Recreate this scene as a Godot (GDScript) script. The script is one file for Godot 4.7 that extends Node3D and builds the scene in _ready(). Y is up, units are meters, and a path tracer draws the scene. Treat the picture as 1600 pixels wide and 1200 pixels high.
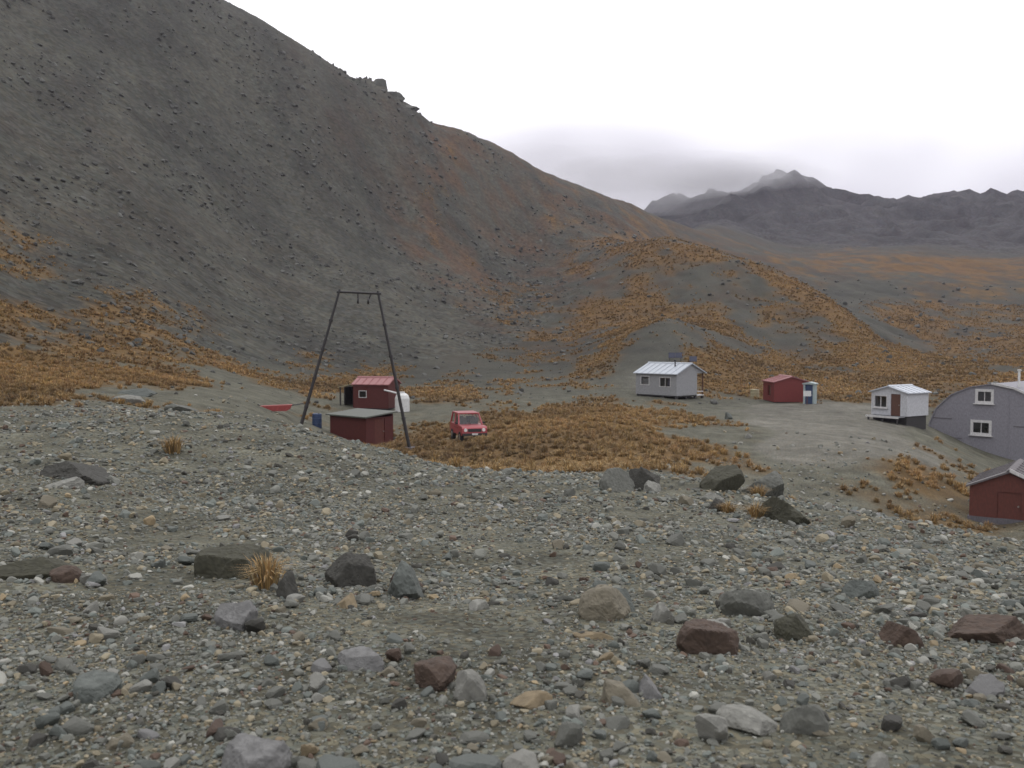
extends Node3D
# A ski-field base under low cloud: scree slope, tussock flats, huts, a tow pylon. Units are metres, y is up.

const EYE := Vector3(0.0, 1.75, 0.0)

# Surveyed points of the ground: the knoll in front, the hut flat, the scree mountain, the moraine spurs and the far range.
const GROUND_POINTS := [
	Vector3(-0.67, 0.00, -0.74), Vector3(-2.67, -0.05, -2.98), Vector3(-0.48, 0.00, -0.88), Vector3(-1.94, -0.05, -3.50), Vector3(-0.27, 0.00, -0.96), Vector3(-1.07, -0.05, -3.86),
	Vector3(0.00, 0.00, -1.00), Vector3(0.00, -0.05, -4.00), Vector3(0.27, 0.00, -0.96), Vector3(1.07, -0.05, -3.86), Vector3(0.48, 0.00, -0.88), Vector3(1.94, -0.05, -3.50),
	Vector3(0.67, 0.00, -0.74), Vector3(2.67, -0.05, -2.98), Vector3(-5.68, -0.10, -6.32), Vector3(-10.03, -0.10, -11.16), Vector3(-26.73, 0.00, -29.75), Vector3(-41.4, 4.00, -46.1),
	Vector3(-66.8, 28.00, -74.4), Vector3(-133.7, 90.00, -148.8), Vector3(-213.9, 155.00, -238.0), Vector3(-280.7, 150.00, -312.4), Vector3(-467.9, 120.00, -520.7),
	Vector3(-935.7, 110.00, -1041.4), Vector3(-4.11, -0.25, -7.44), Vector3(-7.26, -0.40, -13.13), Vector3(-14.53, -0.34, -26.24), Vector3(-20.3, -0.53, -36.7),
	Vector3(-26.6, -0.24, -48.1), Vector3(-33.8, 0.69, -61.3), Vector3(-43.4, 4.19, -78.8), Vector3(-57.7, 12.56, -105.2), Vector3(-81.4, 36.31, -149.2), Vector3(-109.6, 72.93, -202.2),
	Vector3(-142.5, 119.18, -264.0), Vector3(-166.1, 145.89, -308.1), Vector3(-232.3, 140.00, -420.1), Vector3(-387.1, 110.00, -700.1), Vector3(-677.5, 100.00, -1225.2),
	Vector3(-5.75, -0.55, -13.86), Vector3(-13.4, -0.71, -32.3), Vector3(-19.2, -0.96, -46.2), Vector3(-24.9, -0.74, -60.0), Vector3(-30.6, -0.03, -73.9),
	Vector3(-38.2, 3.02, -92.4), Vector3(-49.5, 10.82, -120.2), Vector3(-68.3, 32.45, -166.5), Vector3(-94.3, 73.99, -231.5), Vector3(-116.5, 119.09, -287.3),
	Vector3(-127.7, 136.72, -315.1), Vector3(-172.4, 130.00, -415.7), Vector3(-2.27, -0.35, -8.19), Vector3(-4.00, -0.80, -14.46), Vector3(-10.1, -2.30, -36.6),
	Vector3(-8.01, -0.69, -28.91), Vector3(-14.7, -2.06, -53.0), Vector3(-20.0, -2.34, -72.3), Vector3(-25.3, -1.92, -91.6), Vector3(-29.8, -0.86, -108.0),
	Vector3(-34.6, 2.18, -125.3), Vector3(-47.7, 17.22, -173.6), Vector3(-63.3, 46.77, -231.5), Vector3(-89.0, 113.78, -328.1), Vector3(-114.6, 105.00, -414.5),
	Vector3(-213.2, 90.00, -771.1), Vector3(-373.1, 90.00, -1349.4), Vector3(-1.16, -0.40, -8.42), Vector3(-2.05, -0.95, -14.86), Vector3(-4.7, -3.20, -33.7),
	Vector3(-3.57, -1.39, -25.75), Vector3(-6.6, -3.88, -47.5), Vector3(-9.1, -4.49, -65.4), Vector3(-10.6, -4.05, -76.3), Vector3(-13.0, -3.45, -94.1), Vector3(-15.1, -3.29, -109.0),
	Vector3(-17.5, -2.45, -126.8), Vector3(-20.5, 1.75, -148.6), Vector3(-27.2, 14.00, -198.1), Vector3(-36.6, 41.99, -267.5), Vector3(-47.2, 93.25, -346.8),
	Vector3(-57.5, 78.00, -416.0), Vector3(-67.9, 101.70, -333.1), Vector3(-5.70, -1.13, -27.41), Vector3(-50.2, 45.23, -244.9), Vector3(-38.2, 87.02, -349.9),
	Vector3(-17.4, 81.75, -364.6), Vector3(0.00, -0.45, -8.50), Vector3(0.00, -1.05, -15.00), Vector3(0.0, -2.90, -31.0), Vector3(0.00, -1.86, -25.00), Vector3(0.0, -3.24, -45.0),
	Vector3(0.0, -3.65, -60.0), Vector3(0.0, -3.85, -75.0), Vector3(0.0, -3.63, -95.0), Vector3(0.0, -2.71, -122.0), Vector3(0.0, 0.65, -160.0), Vector3(0.0, 10.07, -220.0),
	Vector3(0.0, 31.57, -300.0), Vector3(0.0, 79.89, -395.0), Vector3(0.0, 62.00, -480.0), Vector3(0.0, 70.00, -800.0), Vector3(0.0, 70.00, -1400.0), Vector3(1.77, -1.96, -25.44),
	Vector3(6.1, -3.71, -87.8), Vector3(8.3, -2.38, -119.7), Vector3(11.0, 1.53, -159.6), Vector3(15.1, 11.55, -219.5), Vector3(20.5, 30.07, -299.3), Vector3(29.3, 71.81, -429.0),
	Vector3(37.2, 52.00, -538.7), Vector3(12.3, -3.05, -99.2), Vector3(36.8, 32.36, -297.7), Vector3(56.3, 67.33, -456.5), Vector3(4.11, -1.88, -24.66), Vector3(9.8, -3.65, -59.2),
	Vector3(14.4, -3.77, -86.8), Vector3(16.4, -3.22, -98.7), Vector3(18.5, -0.71, -111.5), Vector3(20.6, 1.75, -124.3), Vector3(23.2, 5.03, -140.1), Vector3(33.4, 12.17, -202.3),
	Vector3(42.2, 29.17, -256.5), Vector3(79.5, 61.34, -483.5), Vector3(27.0, 4.50, -162.8), Vector3(52.4, 26.00, -315.7), Vector3(106.4, 62.00, -641.2), Vector3(149.2, 134.61, -907.8),
	Vector3(196.4, 120.00, -1183.8), Vector3(192.6, 136.98, -879.2), Vector3(128.6, 73.98, -586.1), Vector3(51.5, 23.93, -234.4), Vector3(2.27, -0.50, -8.19),
	Vector3(4.00, -1.15, -14.46), Vector3(9.1, -3.70, -32.8), Vector3(6.43, -2.14, -23.12), Vector3(16.0, -3.93, -57.8), Vector3(20.0, -4.15, -72.3), Vector3(24.5, -4.25, -88.7),
	Vector3(28.3, -3.89, -102.2), Vector3(33.8, -2.47, -122.4), Vector3(39.9, 0.26, -144.6), Vector3(50.4, 8.05, -183.2), Vector3(60.4, 18.95, -219.9), Vector3(111.2, 37.30, -405.0),
	Vector3(137.7, 49.54, -501.4), Vector3(172.0, 70.46, -626.8), Vector3(211.4, 111.53, -771.6), Vector3(237.5, 147.64, -868.1), Vector3(73.3, 16.50, -265.1),
	Vector3(279.8, 138.00, -1012.0), Vector3(373.1, 110.00, -1349.4), Vector3(26.2, -4.15, -87.1), Vector3(256.5, 154.91, -862.7), Vector3(226.5, 142.82, -871.0),
	Vector3(272.6, 149.12, -863.0), Vector3(279.7, 144.07, -860.7), Vector3(63.5, 8.85, -184.4), Vector3(293.0, 136.36, -856.3), Vector3(327.8, 127.35, -870.3),
	Vector3(3.26, -0.50, -7.85), Vector3(5.75, -1.25, -13.86), Vector3(12.26, -4.40, -29.56), Vector3(8.67, -2.32, -20.76), Vector3(17.3, -3.78, -41.5), Vector3(23.0, -4.39, -55.4),
	Vector3(28.4, -4.44, -68.3), Vector3(35.3, -4.59, -85.0), Vector3(42.9, -3.82, -103.5), Vector3(53.6, -1.82, -129.3), Vector3(65.0, 0.88, -157.1), Vector3(95.6, 3.34, -231.0),
	Vector3(114.5, 10.90, -277.3), Vector3(137.3, 22.32, -332.8), Vector3(167.6, 36.35, -406.8), Vector3(209.4, 50.56, -508.6), Vector3(285.3, 86.29, -693.6),
	Vector3(364.7, 136.54, -888.0), Vector3(78.5, -1.20, -189.4), Vector3(421.4, 132.00, -1016.1), Vector3(536.3, 110.00, -1293.2), Vector3(28.9, -4.42, -68.1),
	Vector3(415.7, 136.69, -893.0), Vector3(36.1, -6.92, -70.3), Vector3(4.11, -0.50, -7.44), Vector3(7.26, -1.50, -13.13), Vector3(14.03, -4.60, -25.38),
	Vector3(10.23, -2.34, -18.34), Vector3(19.5, -4.96, -34.9), Vector3(38.3, -7.44, -69.1), Vector3(29.0, -6.60, -52.5), Vector3(50.8, -5.00, -91.9), Vector3(65.3, -2.16, -118.2),
	Vector3(82.2, -1.33, -148.8), Vector3(106.3, 0.42, -192.6), Vector3(144.8, 8.98, -262.8), Vector3(183.1, 22.33, -333.0), Vector3(216.7, 33.95, -394.4),
	Vector3(288.8, 52.23, -525.9), Vector3(485.2, 131.99, -885.8), Vector3(556.5, 132.00, -1006.4), Vector3(677.5, 110.00, -1225.2), Vector3(18.7, -5.26, -35.4),
	Vector3(-8.9, -4.80, -56.3), Vector3(-2.3, -3.67, -48.9), Vector3(5.68, -0.40, -6.32), Vector3(10.03, -1.50, -11.16), Vector3(20.05, -5.00, -22.32), Vector3(40.1, -8.00, -44.6),
	Vector3(66.8, -7.00, -74.4), Vector3(133.7, 2.00, -148.8), Vector3(267.3, 35.00, -297.5), Vector3(668.4, 150.00, -743.8), Vector3(935.7, 110.00, -1041.4),
	
]
const COVER_POINTS := [
	[-2.6, -3.1, 0.00, 0.0], [-5.7, -6.9, 0.00, 0.0], [-11.5, -13.9, 0.02, 0.0], [-1.9, -3.5, 0.00, 0.0], [-4.4, -7.9, 0.00, 0.0], [-8.7, -15.8, 0.02, 0.0],
	[-1.3, -3.8, 0.00, 0.0], [-2.9, -8.5, 0.00, 0.0], [-5.9, -17.0, 0.02, 0.0], [-0.5, -4.0, 0.00, 0.0], [-1.2, -8.9, 0.00, 0.0], [-2.5, -17.8, 0.02, 0.0],
	[0.3, -4.0, 0.00, 0.0], [0.6, -9.0, 0.00, 0.0], [1.2, -18.0, 0.02, 0.0], [1.1, -3.9, 0.00, 0.0], [2.4, -8.7, 0.00, 0.0], [4.8, -17.3, 0.02, 0.0], [1.7, -3.6, 0.00, 0.0],
	[3.9, -8.1, 0.00, 0.0], [7.8, -16.2, 0.02, 0.0], [2.6, -3.1, 0.00, 0.0], [5.7, -6.9, 0.00, 0.0], [11.5, -13.9, 0.02, 0.0], [-13.5, -24.5, 0.10, 0.0], [-18.4, -33.3, 0.35, 0.0],
	[-24.2, -43.8, 0.85, 0.0], [-31.5, -56.9, 0.90, 0.0], [-41.1, -74.4, 0.60, 0.1], [-53.2, -96.3, 0.35, 0.1], [-72.6, -131.3, 0.08, 0.1], [-121.0, -218.8, 0.00, 0.0],
	[-38.3, -46.2, 0.80, 0.0], [-95.8, -115.5, 0.20, 0.0], [-11.5, -27.7, 0.10, 0.0], [-16.1, -38.8, 0.45, 0.0], [-21.1, -50.8, 0.50, 0.0], [-26.0, -62.8, 0.80, 0.0],
	[-32.6, -78.5, 0.55, 0.1], [-42.1, -101.6, 0.30, 0.1], [-57.5, -138.6, 0.08, 0.1], [-88.8, -233.7, 0.00, 0.0], [-7.5, -27.0, 0.12, 0.0], [-10.7, -38.6, 0.50, 0.0],
	[-15.5, -55.9, 0.30, 0.0], [-19.8, -75.4, 0.10, 0.0], [-24.1, -91.9, 0.80, 0.0], [-30.6, -110.8, 0.35, 0.0], [-40.0, -144.6, 0.10, 0.1], [-66.6, -241.0, 0.00, 0.0],
	[-3.3, -23.8, 0.05, 0.0], [-4.7, -33.7, 0.70, 0.0], [-7.9, -47.4, 0.60, 0.0], [-10.6, -64.1, 0.25, 0.0], [-12.0, -79.1, 0.10, 0.0], [-13.7, -99.1, 0.75, 0.0],
	[-16.2, -116.9, 0.35, 0.0], [-20.5, -148.6, 0.06, 0.0], [-30.1, -217.9, 0.00, 0.0], [-45.2, -326.9, 0.05, 0.2], [-7.4, -89.7, 0.80, 0.0], [-4.5, -54.8, 0.75, 0.0],
	[-2.1, -29.9, 0.40, 0.0], [-8.8, -159.8, 0.12, 0.1], [-17.2, -249.4, 0.25, 0.8], [-18.2, -329.5, 0.30, 0.7], [-4.1, -300.0, 0.10, 0.5], [0.0, -22.0, 0.02, 0.0],
	[0.0, -31.0, 0.60, 0.0], [0.0, -45.0, 0.80, 0.0], [0.0, -60.0, 0.85, 0.0], [0.0, -75.0, 0.60, 0.0], [0.0, -95.0, 0.20, 0.0], [0.0, -118.0, 0.35, 0.0],
	[2.1, -150.0, 0.55, 0.2], [3.0, -220.0, 0.30, 0.4], [4.8, -350.0, 0.25, 0.6], [1.8, -21.9, 0.02, 0.0], [2.5, -29.9, 0.75, 0.0], [3.7, -44.8, 0.90, 0.0],
	[5.8, -69.8, 0.95, 0.0], [7.0, -84.7, 0.55, 0.0], [6.9, -99.8, 0.30, 0.0], [11.2, -124.5, 0.50, 0.1], [14.3, -159.4, 0.80, 0.3], [20.6, -229.1, 0.40, 0.6],
	[24.1, -349.2, 0.30, 0.7], [37.0, -297.7, 0.70, 0.5], [24.7, -198.5, 0.80, 0.3], [3.9, -22.7, 0.05, 0.0], [5.3, -30.5, 0.60, 0.0], [7.7, -44.3, 0.75, 0.0],
	[11.1, -64.1, 0.80, 0.0], [13.6, -78.8, 0.60, 0.0], [15.1, -94.8, 0.15, 0.0], [17.3, -108.6, 0.05, 0.0], [19.6, -123.4, 0.10, 0.0], [24.2, -139.9, 0.70, 0.1],
	[30.6, -177.4, 0.60, 0.2], [40.9, -236.5, 0.85, 0.4], [49.5, -275.6, 0.80, 0.3], [40.9, -211.1, 0.30, 0.2], [6.0, -26.3, 0.25, 0.0], [8.5, -37.0, 0.45, 0.0],
	[12.2, -53.6, 0.45, 0.0], [16.0, -70.2, 0.25, 0.0], [18.9, -82.9, 0.25, 0.0], [21.0, -97.8, 0.60, 0.0], [26.7, -117.0, 0.85, 0.1], [35.6, -156.0, 0.60, 0.2],
	[47.0, -194.4, 0.40, 0.2], [55.3, -228.4, 0.80, 0.3], [7.4, -23.9, 0.20, 0.0], [10.4, -33.4, 0.25, 0.0], [14.8, -47.7, 0.08, 0.0], [20.8, -66.8, 0.00, 0.0],
	[24.5, -82.4, 0.05, 0.0], [27.9, -96.0, 0.75, 0.0], [34.8, -120.0, 0.85, 0.1], [47.5, -152.8, 0.50, 0.2], [60.2, -185.5, 0.90, 0.3], [119.9, -433.7, 0.40, 0.5],
	[147.0, -425.3, 0.55, 0.6], [159.9, -578.3, 0.10, 0.3], [8.5, -22.4, 0.12, 0.0], [12.8, -33.7, 0.30, 0.0], [19.5, -51.4, 0.00, 0.0], [26.7, -70.1, 0.00, 0.0],
	[31.0, -84.5, 0.10, 0.0], [36.7, -98.4, 0.85, 0.0], [46.2, -121.5, 0.70, 0.1], [56.9, -149.6, 0.90, 0.1], [89.4, -244.1, 0.15, 0.1], [119.1, -307.8, 0.10, 0.0],
	[149.2, -392.6, 0.70, 0.6], [9.8, -21.9, 0.10, 0.0], [16.4, -36.5, 0.33, 0.0], [24.6, -54.7, 0.20, 0.0], [29.8, -63.4, 0.45, 0.0], [36.9, -82.1, 0.40, 0.0],
	[49.2, -109.5, 0.80, 0.1], [69.7, -155.1, 0.85, 0.2], [115.8, -265.9, 0.85, 0.3], [143.4, -319.3, 0.50, 0.3], [182.9, -389.2, 0.75, 0.7], [229.5, -510.8, 0.20, 0.3],
	[11.4, -21.1, 0.08, 0.0], [18.0, -33.4, 0.25, 0.0], [28.5, -52.8, 0.40, 0.0], [56.9, -105.6, 0.80, 0.1], [94.9, -176.0, 0.75, 0.2], [153.5, -292.1, 0.50, 0.1],
	[208.8, -387.3, 0.70, 0.6], [284.7, -528.1, 0.15, 0.2], [38.3, -46.2, 0.40, 0.0], [127.7, -153.9, 0.70, 0.3], [287.3, -346.4, 0.60, 0.5], [95.9, -693.4, 0.00, 0.1],
	[239.8, -867.5, 0.00, 0.0], [344.8, -831.3, 0.00, 0.1], [435.5, -787.6, 0.00, 0.1], [0.0, -500.0, 0.10, 0.3], [-106.6, -385.5, 0.00, 0.0], [574.6, -692.7, 0.00, 0.0],
	[-241.9, -437.6, 0.00, 0.0], [-255.4, -307.9, 0.00, 0.0], 
]

const THETA_MAX := 1.25
const GRID_T := 150
const GRID_R := 130
const LN_MAX := 7.31

var ground_grid := PackedFloat32Array()
var cover_grid := PackedFloat32Array()
var rust_grid := PackedFloat32Array()
var n_low := FastNoiseLite.new()
var n_mid := FastNoiseLite.new()
var n_fine := FastNoiseLite.new()
var n_ridge := FastNoiseLite.new()
var n_patch := FastNoiseLite.new()
var rng := RandomNumberGenerator.new()
var M := {}
var used := {}


func _ready() -> void:
	rng.seed = 20240611
	make_camera_and_light()
	make_noises()
	make_materials()
	bake_ground()
	make_terrain()
	make_buildings()
	make_yard_things()
	make_boulders()
	make_scree()
	make_tussocks()
	make_low_cloud()


# ---------------------------------------------------------------- camera, sky, light

func make_camera_and_light() -> void:
	var cam := Camera3D.new()
	cam.name = "camera"
	cam.fov = 45.0
	cam.near = 0.1
	cam.far = 4000.0
	cam.position = EYE
	cam.rotation_degrees = Vector3(-2.77, 0, 0)
	add_child(cam)
	cam.current = true
	var lens := CameraAttributesPhysical.new()
	lens.frustum_focal_length = 28.97
	lens.frustum_focus_distance = 13.0
	lens.frustum_near = 0.1
	lens.frustum_far = 4000.0
	lens.exposure_aperture = 2.8
	cam.attributes = lens

	var env := Environment.new()
	env.background_mode = Environment.BG_SKY
	env.tonemap_mode = Environment.TONE_MAPPER_LINEAR
	env.tonemap_exposure = 1.0
	env.sdfgi_enabled = true
	env.ssao_enabled = true
	env.ssil_enabled = true
	env.fog_enabled = true
	env.fog_density = 0.00016
	env.fog_light_color = Color(0.89, 0.88, 0.96)
	env.volumetric_fog_enabled = true
	env.volumetric_fog_density = 0.0
	var sky := Sky.new()
	var sm := PanoramaSkyMaterial.new()
	sm.panorama = overcast_panorama()
	sky.sky_material = sm
	env.sky = sky
	var we := WorldEnvironment.new()
	we.name = "world_environment"
	we.environment = env
	add_child(we)

	var sun := DirectionalLight3D.new()
	sun.name = "sun"
	sun.light_energy = 0.2
	sun.light_angular_distance = 40.0
	sun.light_color = Color(1.0, 0.98, 0.95)
	sun.shadow_enabled = true
	sun.rotation_degrees = Vector3(-58, 160, 0)
	add_child(sun)


# A closed overcast: bright white overhead, a greyer, slightly lilac bank low down, soft cloud folds everywhere.
func overcast_panorama() -> ImageTexture:
	var w := 512
	var h := 256
	var im := Image.create(w, h, false, Image.FORMAT_RGBAF)
	var n := FastNoiseLite.new()
	n.seed = 5
	n.noise_type = FastNoiseLite.TYPE_SIMPLEX_SMOOTH
	n.frequency = 1.6
	n.fractal_octaves = 4
	for j in h:
		var el := (0.5 - (j + 0.5) / h) * PI
		for i in w:
			var az := (i + 0.5) / w * TAU
			var d := Vector3(cos(el) * sin(az), sin(el) * 2.0, cos(el) * cos(az))
			var f := n.get_noise_3dv(d * 1.3)
			var e := rad_to_deg(el) + f * 5.0
			var t := smoothstep(6.0, 15.0, e)
			var b := lerpf(0.60, 1.42, t) * (1.0 + 0.05 * f)
			var c := Color(0.98, 0.955, 1.06).lerp(Color(1.0, 0.995, 1.03), t)
			im.set_pixel(i, j, Color(c.r * b, c.g * b, c.b * b, 1.0))
	return ImageTexture.create_from_image(im)


# ---------------------------------------------------------------- noises and materials

func make_noises() -> void:
	for k in [[n_low, 11, 0.012, 3], [n_mid, 12, 0.06, 3], [n_fine, 13, 0.45, 3], [n_ridge, 14, 0.006, 5], [n_patch, 15, 0.03, 5]]:
		var n: FastNoiseLite = k[0]
		n.seed = k[1]
		n.frequency = k[2]
		n.fractal_octaves = k[3]
		n.noise_type = FastNoiseLite.TYPE_SIMPLEX_SMOOTH
	n_ridge.fractal_type = FastNoiseLite.FRACTAL_RIDGED


func noise_tex(sd: int, freq: float, lo: float, hi: float, cell := false, size := 1024, tint := Color.WHITE) -> NoiseTexture2D:
	var n := FastNoiseLite.new()
	n.seed = sd
	n.frequency = freq
	n.fractal_octaves = 5 if not cell else 3
	if cell:
		n.noise_type = FastNoiseLite.TYPE_CELLULAR
		n.cellular_return_type = FastNoiseLite.RETURN_CELL_VALUE
		n.cellular_jitter = 1.0
		n.fractal_type = FastNoiseLite.FRACTAL_NONE
	else:
		n.noise_type = FastNoiseLite.TYPE_SIMPLEX_SMOOTH
	var t := NoiseTexture2D.new()
	t.width = size
	t.height = size
	t.seamless = true
	t.noise = n
	var g := Gradient.new()
	if cell and lo > 0.01:
		g.interpolation_mode = Gradient.GRADIENT_INTERPOLATE_CONSTANT
		g.offsets = PackedFloat32Array([0.0, 0.13, 0.28, 0.42, 0.54, 0.66, 0.78, 0.9])
		g.colors = PackedColorArray([lin(0.42, 0.41, 0.37), lin(0.85, 0.84, 0.78), lin(0.60, 0.60, 0.57), lin(0.98, 0.90, 0.74), lin(0.70, 0.74, 0.73), lin(0.52, 0.47, 0.40), lin(1.0, 1.0, 0.96), lin(0.62, 0.58, 0.50)])
		t.color_ramp = g
		return t
	g.set_color(0, (Color(lo, lo, lo) * tint).linear_to_srgb())
	g.set_color(1, (Color(hi, hi, hi) * tint).linear_to_srgb())
	t.color_ramp = g
	return t


func lin(r: float, g: float, b: float) -> Color:
	return Color(r, g, b).linear_to_srgb()


func mat(called: String, c: Color, rough := 0.85, metal := 0.0) -> StandardMaterial3D:
	var m := StandardMaterial3D.new()
	m.resource_name = called
	m.albedo_color = c
	m.roughness = rough
	m.metallic = metal
	M[called] = m
	return m


func grained(m: StandardMaterial3D, tex: Texture2D, per_metre: float, world := false) -> StandardMaterial3D:
	m.albedo_texture = tex
	m.uv1_triplanar = true
	m.uv1_world_triplanar = world
	m.uv1_scale = Vector3.ONE * per_metre
	return m


func detailed(m: StandardMaterial3D, tex: Texture2D, per_metre: float, world := false) -> void:
	m.detail_enabled = true
	m.detail_albedo = tex
	m.detail_blend_mode = BaseMaterial3D.BLEND_MODE_MUL
	m.detail_uv_layer = BaseMaterial3D.DETAIL_UV_2
	m.uv2_triplanar = true
	m.uv2_world_triplanar = world
	m.uv2_scale = Vector3.ONE * per_metre


func make_materials() -> void:
	var pebble := noise_tex(21, 0.055, 0.62, 1.0, true)
	var cloudy := noise_tex(22, 0.006, 0.72, 1.0)
	var speck := noise_tex(23, 0.03, 0.70, 1.0)
	var relief := noise_tex(24, 0.05, 0.0, 1.0, true)
	for k in [["ground", 0.42, 0.05], ["mountain", 0.026, 0.009], ["far_mountain", 0.012, 0.003], ["gravel", 0.45, 0.02]]:
		var m := grained(mat(k[0], Color.WHITE, 0.95), pebble, k[1], true)
		m.vertex_color_use_as_albedo = true
		detailed(m, cloudy, k[2], true)
		m.metallic_specular = 0.25
	M.ground.heightmap_enabled = true
	M.ground.heightmap_texture = relief
	M.ground.heightmap_scale = 2.0
	M.mountain.heightmap_enabled = true
	M.mountain.heightmap_texture = relief
	M.mountain.heightmap_scale = 12.0

	var stone_tex := noise_tex(31, 0.012, 0.45, 1.0)
	var stone_fine := noise_tex(32, 0.06, 0.72, 1.0)
	for k in [["stone_grey", 0.165, 0.168, 0.145], ["stone_blue", 0.14, 0.155, 0.14], ["stone_pale", 0.29, 0.288, 0.255], ["stone_tan", 0.22, 0.195, 0.14], ["stone_red", 0.100, 0.066, 0.047], ["stone_dark", 0.062, 0.060, 0.050], ["stone_olive", 0.070, 0.068, 0.043], ["stone_lilac", 0.22, 0.218, 0.212], ["stone_ochre", 0.27, 0.21, 0.125]]:
		var m := grained(mat(k[0], lin(k[1], k[2], k[3]), 0.85), stone_tex, 1.1)
		detailed(m, stone_fine, 4.0)
	var sc := grained(mat("scree", Color.WHITE, 0.88), stone_fine, 2.3, true)
	sc.vertex_color_use_as_albedo = true
	var tu := mat("tussock", Color.WHITE, 0.8)
	tu.vertex_color_use_as_albedo = true
	tu.backlight_enabled = true
	tu.backlight = Color(0.25, 0.18, 0.08)

	var weather := noise_tex(41, 0.02, 0.66, 1.0)
	var blotch := noise_tex(42, 0.01, 0.78, 1.0)
	for k in [["white_paint", 0.62, 0.63, 0.66, 0.6], ["white_roof", 0.62, 0.66, 0.72, 0.45], ["red_paint", 0.20, 0.030, 0.026, 0.65], ["red_roof", 0.34, 0.12, 0.12, 0.5], ["dark_red", 0.10, 0.016, 0.012, 0.7], ["brown_red", 0.13, 0.035, 0.024, 0.7], ["lilac_paint", 0.275, 0.268, 0.30, 0.65], ["white_trim", 0.70, 0.69, 0.68, 0.55], ["brown_wood", 0.13, 0.06, 0.04, 0.75], ["dark_base", 0.05, 0.047, 0.047, 0.85], ["green_roof", 0.12, 0.13, 0.11, 0.6], ["cream_paint", 0.42, 0.38, 0.24, 0.6], ["concrete", 0.15, 0.14, 0.155, 0.9], ["blue_paint", 0.03, 0.06, 0.14, 0.55], ["teal_trim", 0.40, 0.48, 0.48, 0.6], ["dark_steel", 0.035, 0.033, 0.035, 0.55], ["interior", 0.05, 0.045, 0.045, 0.9], ["bright_white", 0.82, 0.82, 0.80, 0.5], ["curtain", 0.07, 0.06, 0.12, 0.9], ["orange_red", 0.34, 0.055, 0.05, 0.5], ["grey_galv", 0.3, 0.31, 0.32, 0.45], ["pale_wall", 0.36, 0.365, 0.375, 0.6], ["pale_roof", 0.50, 0.545, 0.60, 0.45], ["dull_roof", 0.15, 0.135, 0.14, 0.6]]:
		var m := grained(mat(k[0], lin(k[1], k[2], k[3]), k[4]), weather, 0.35)
		m.uv1_scale = Vector3(0.8, 0.16, 0.8)
		detailed(m, blotch, 0.45)
	mat("car_red", lin(0.30, 0.03, 0.04), 0.35)
	M.car_red.clearcoat_enabled = true
	M.car_red.clearcoat = 0.6
	mat("tyre", lin(0.02, 0.02, 0.02), 0.9)
	mat("chrome", lin(0.5, 0.5, 0.5), 0.3, 0.9)
	mat("lens", lin(0.7, 0.7, 0.68), 0.15)
	mat("panel_blue", lin(0.018, 0.022, 0.05), 0.25)
	var gl := mat("glass", Color(0.16, 0.18, 0.18, 0.15), 0.05)
	gl.transparency = BaseMaterial3D.TRANSPARENCY_ALPHA


# ---------------------------------------------------------------- the lie of the land

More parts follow.
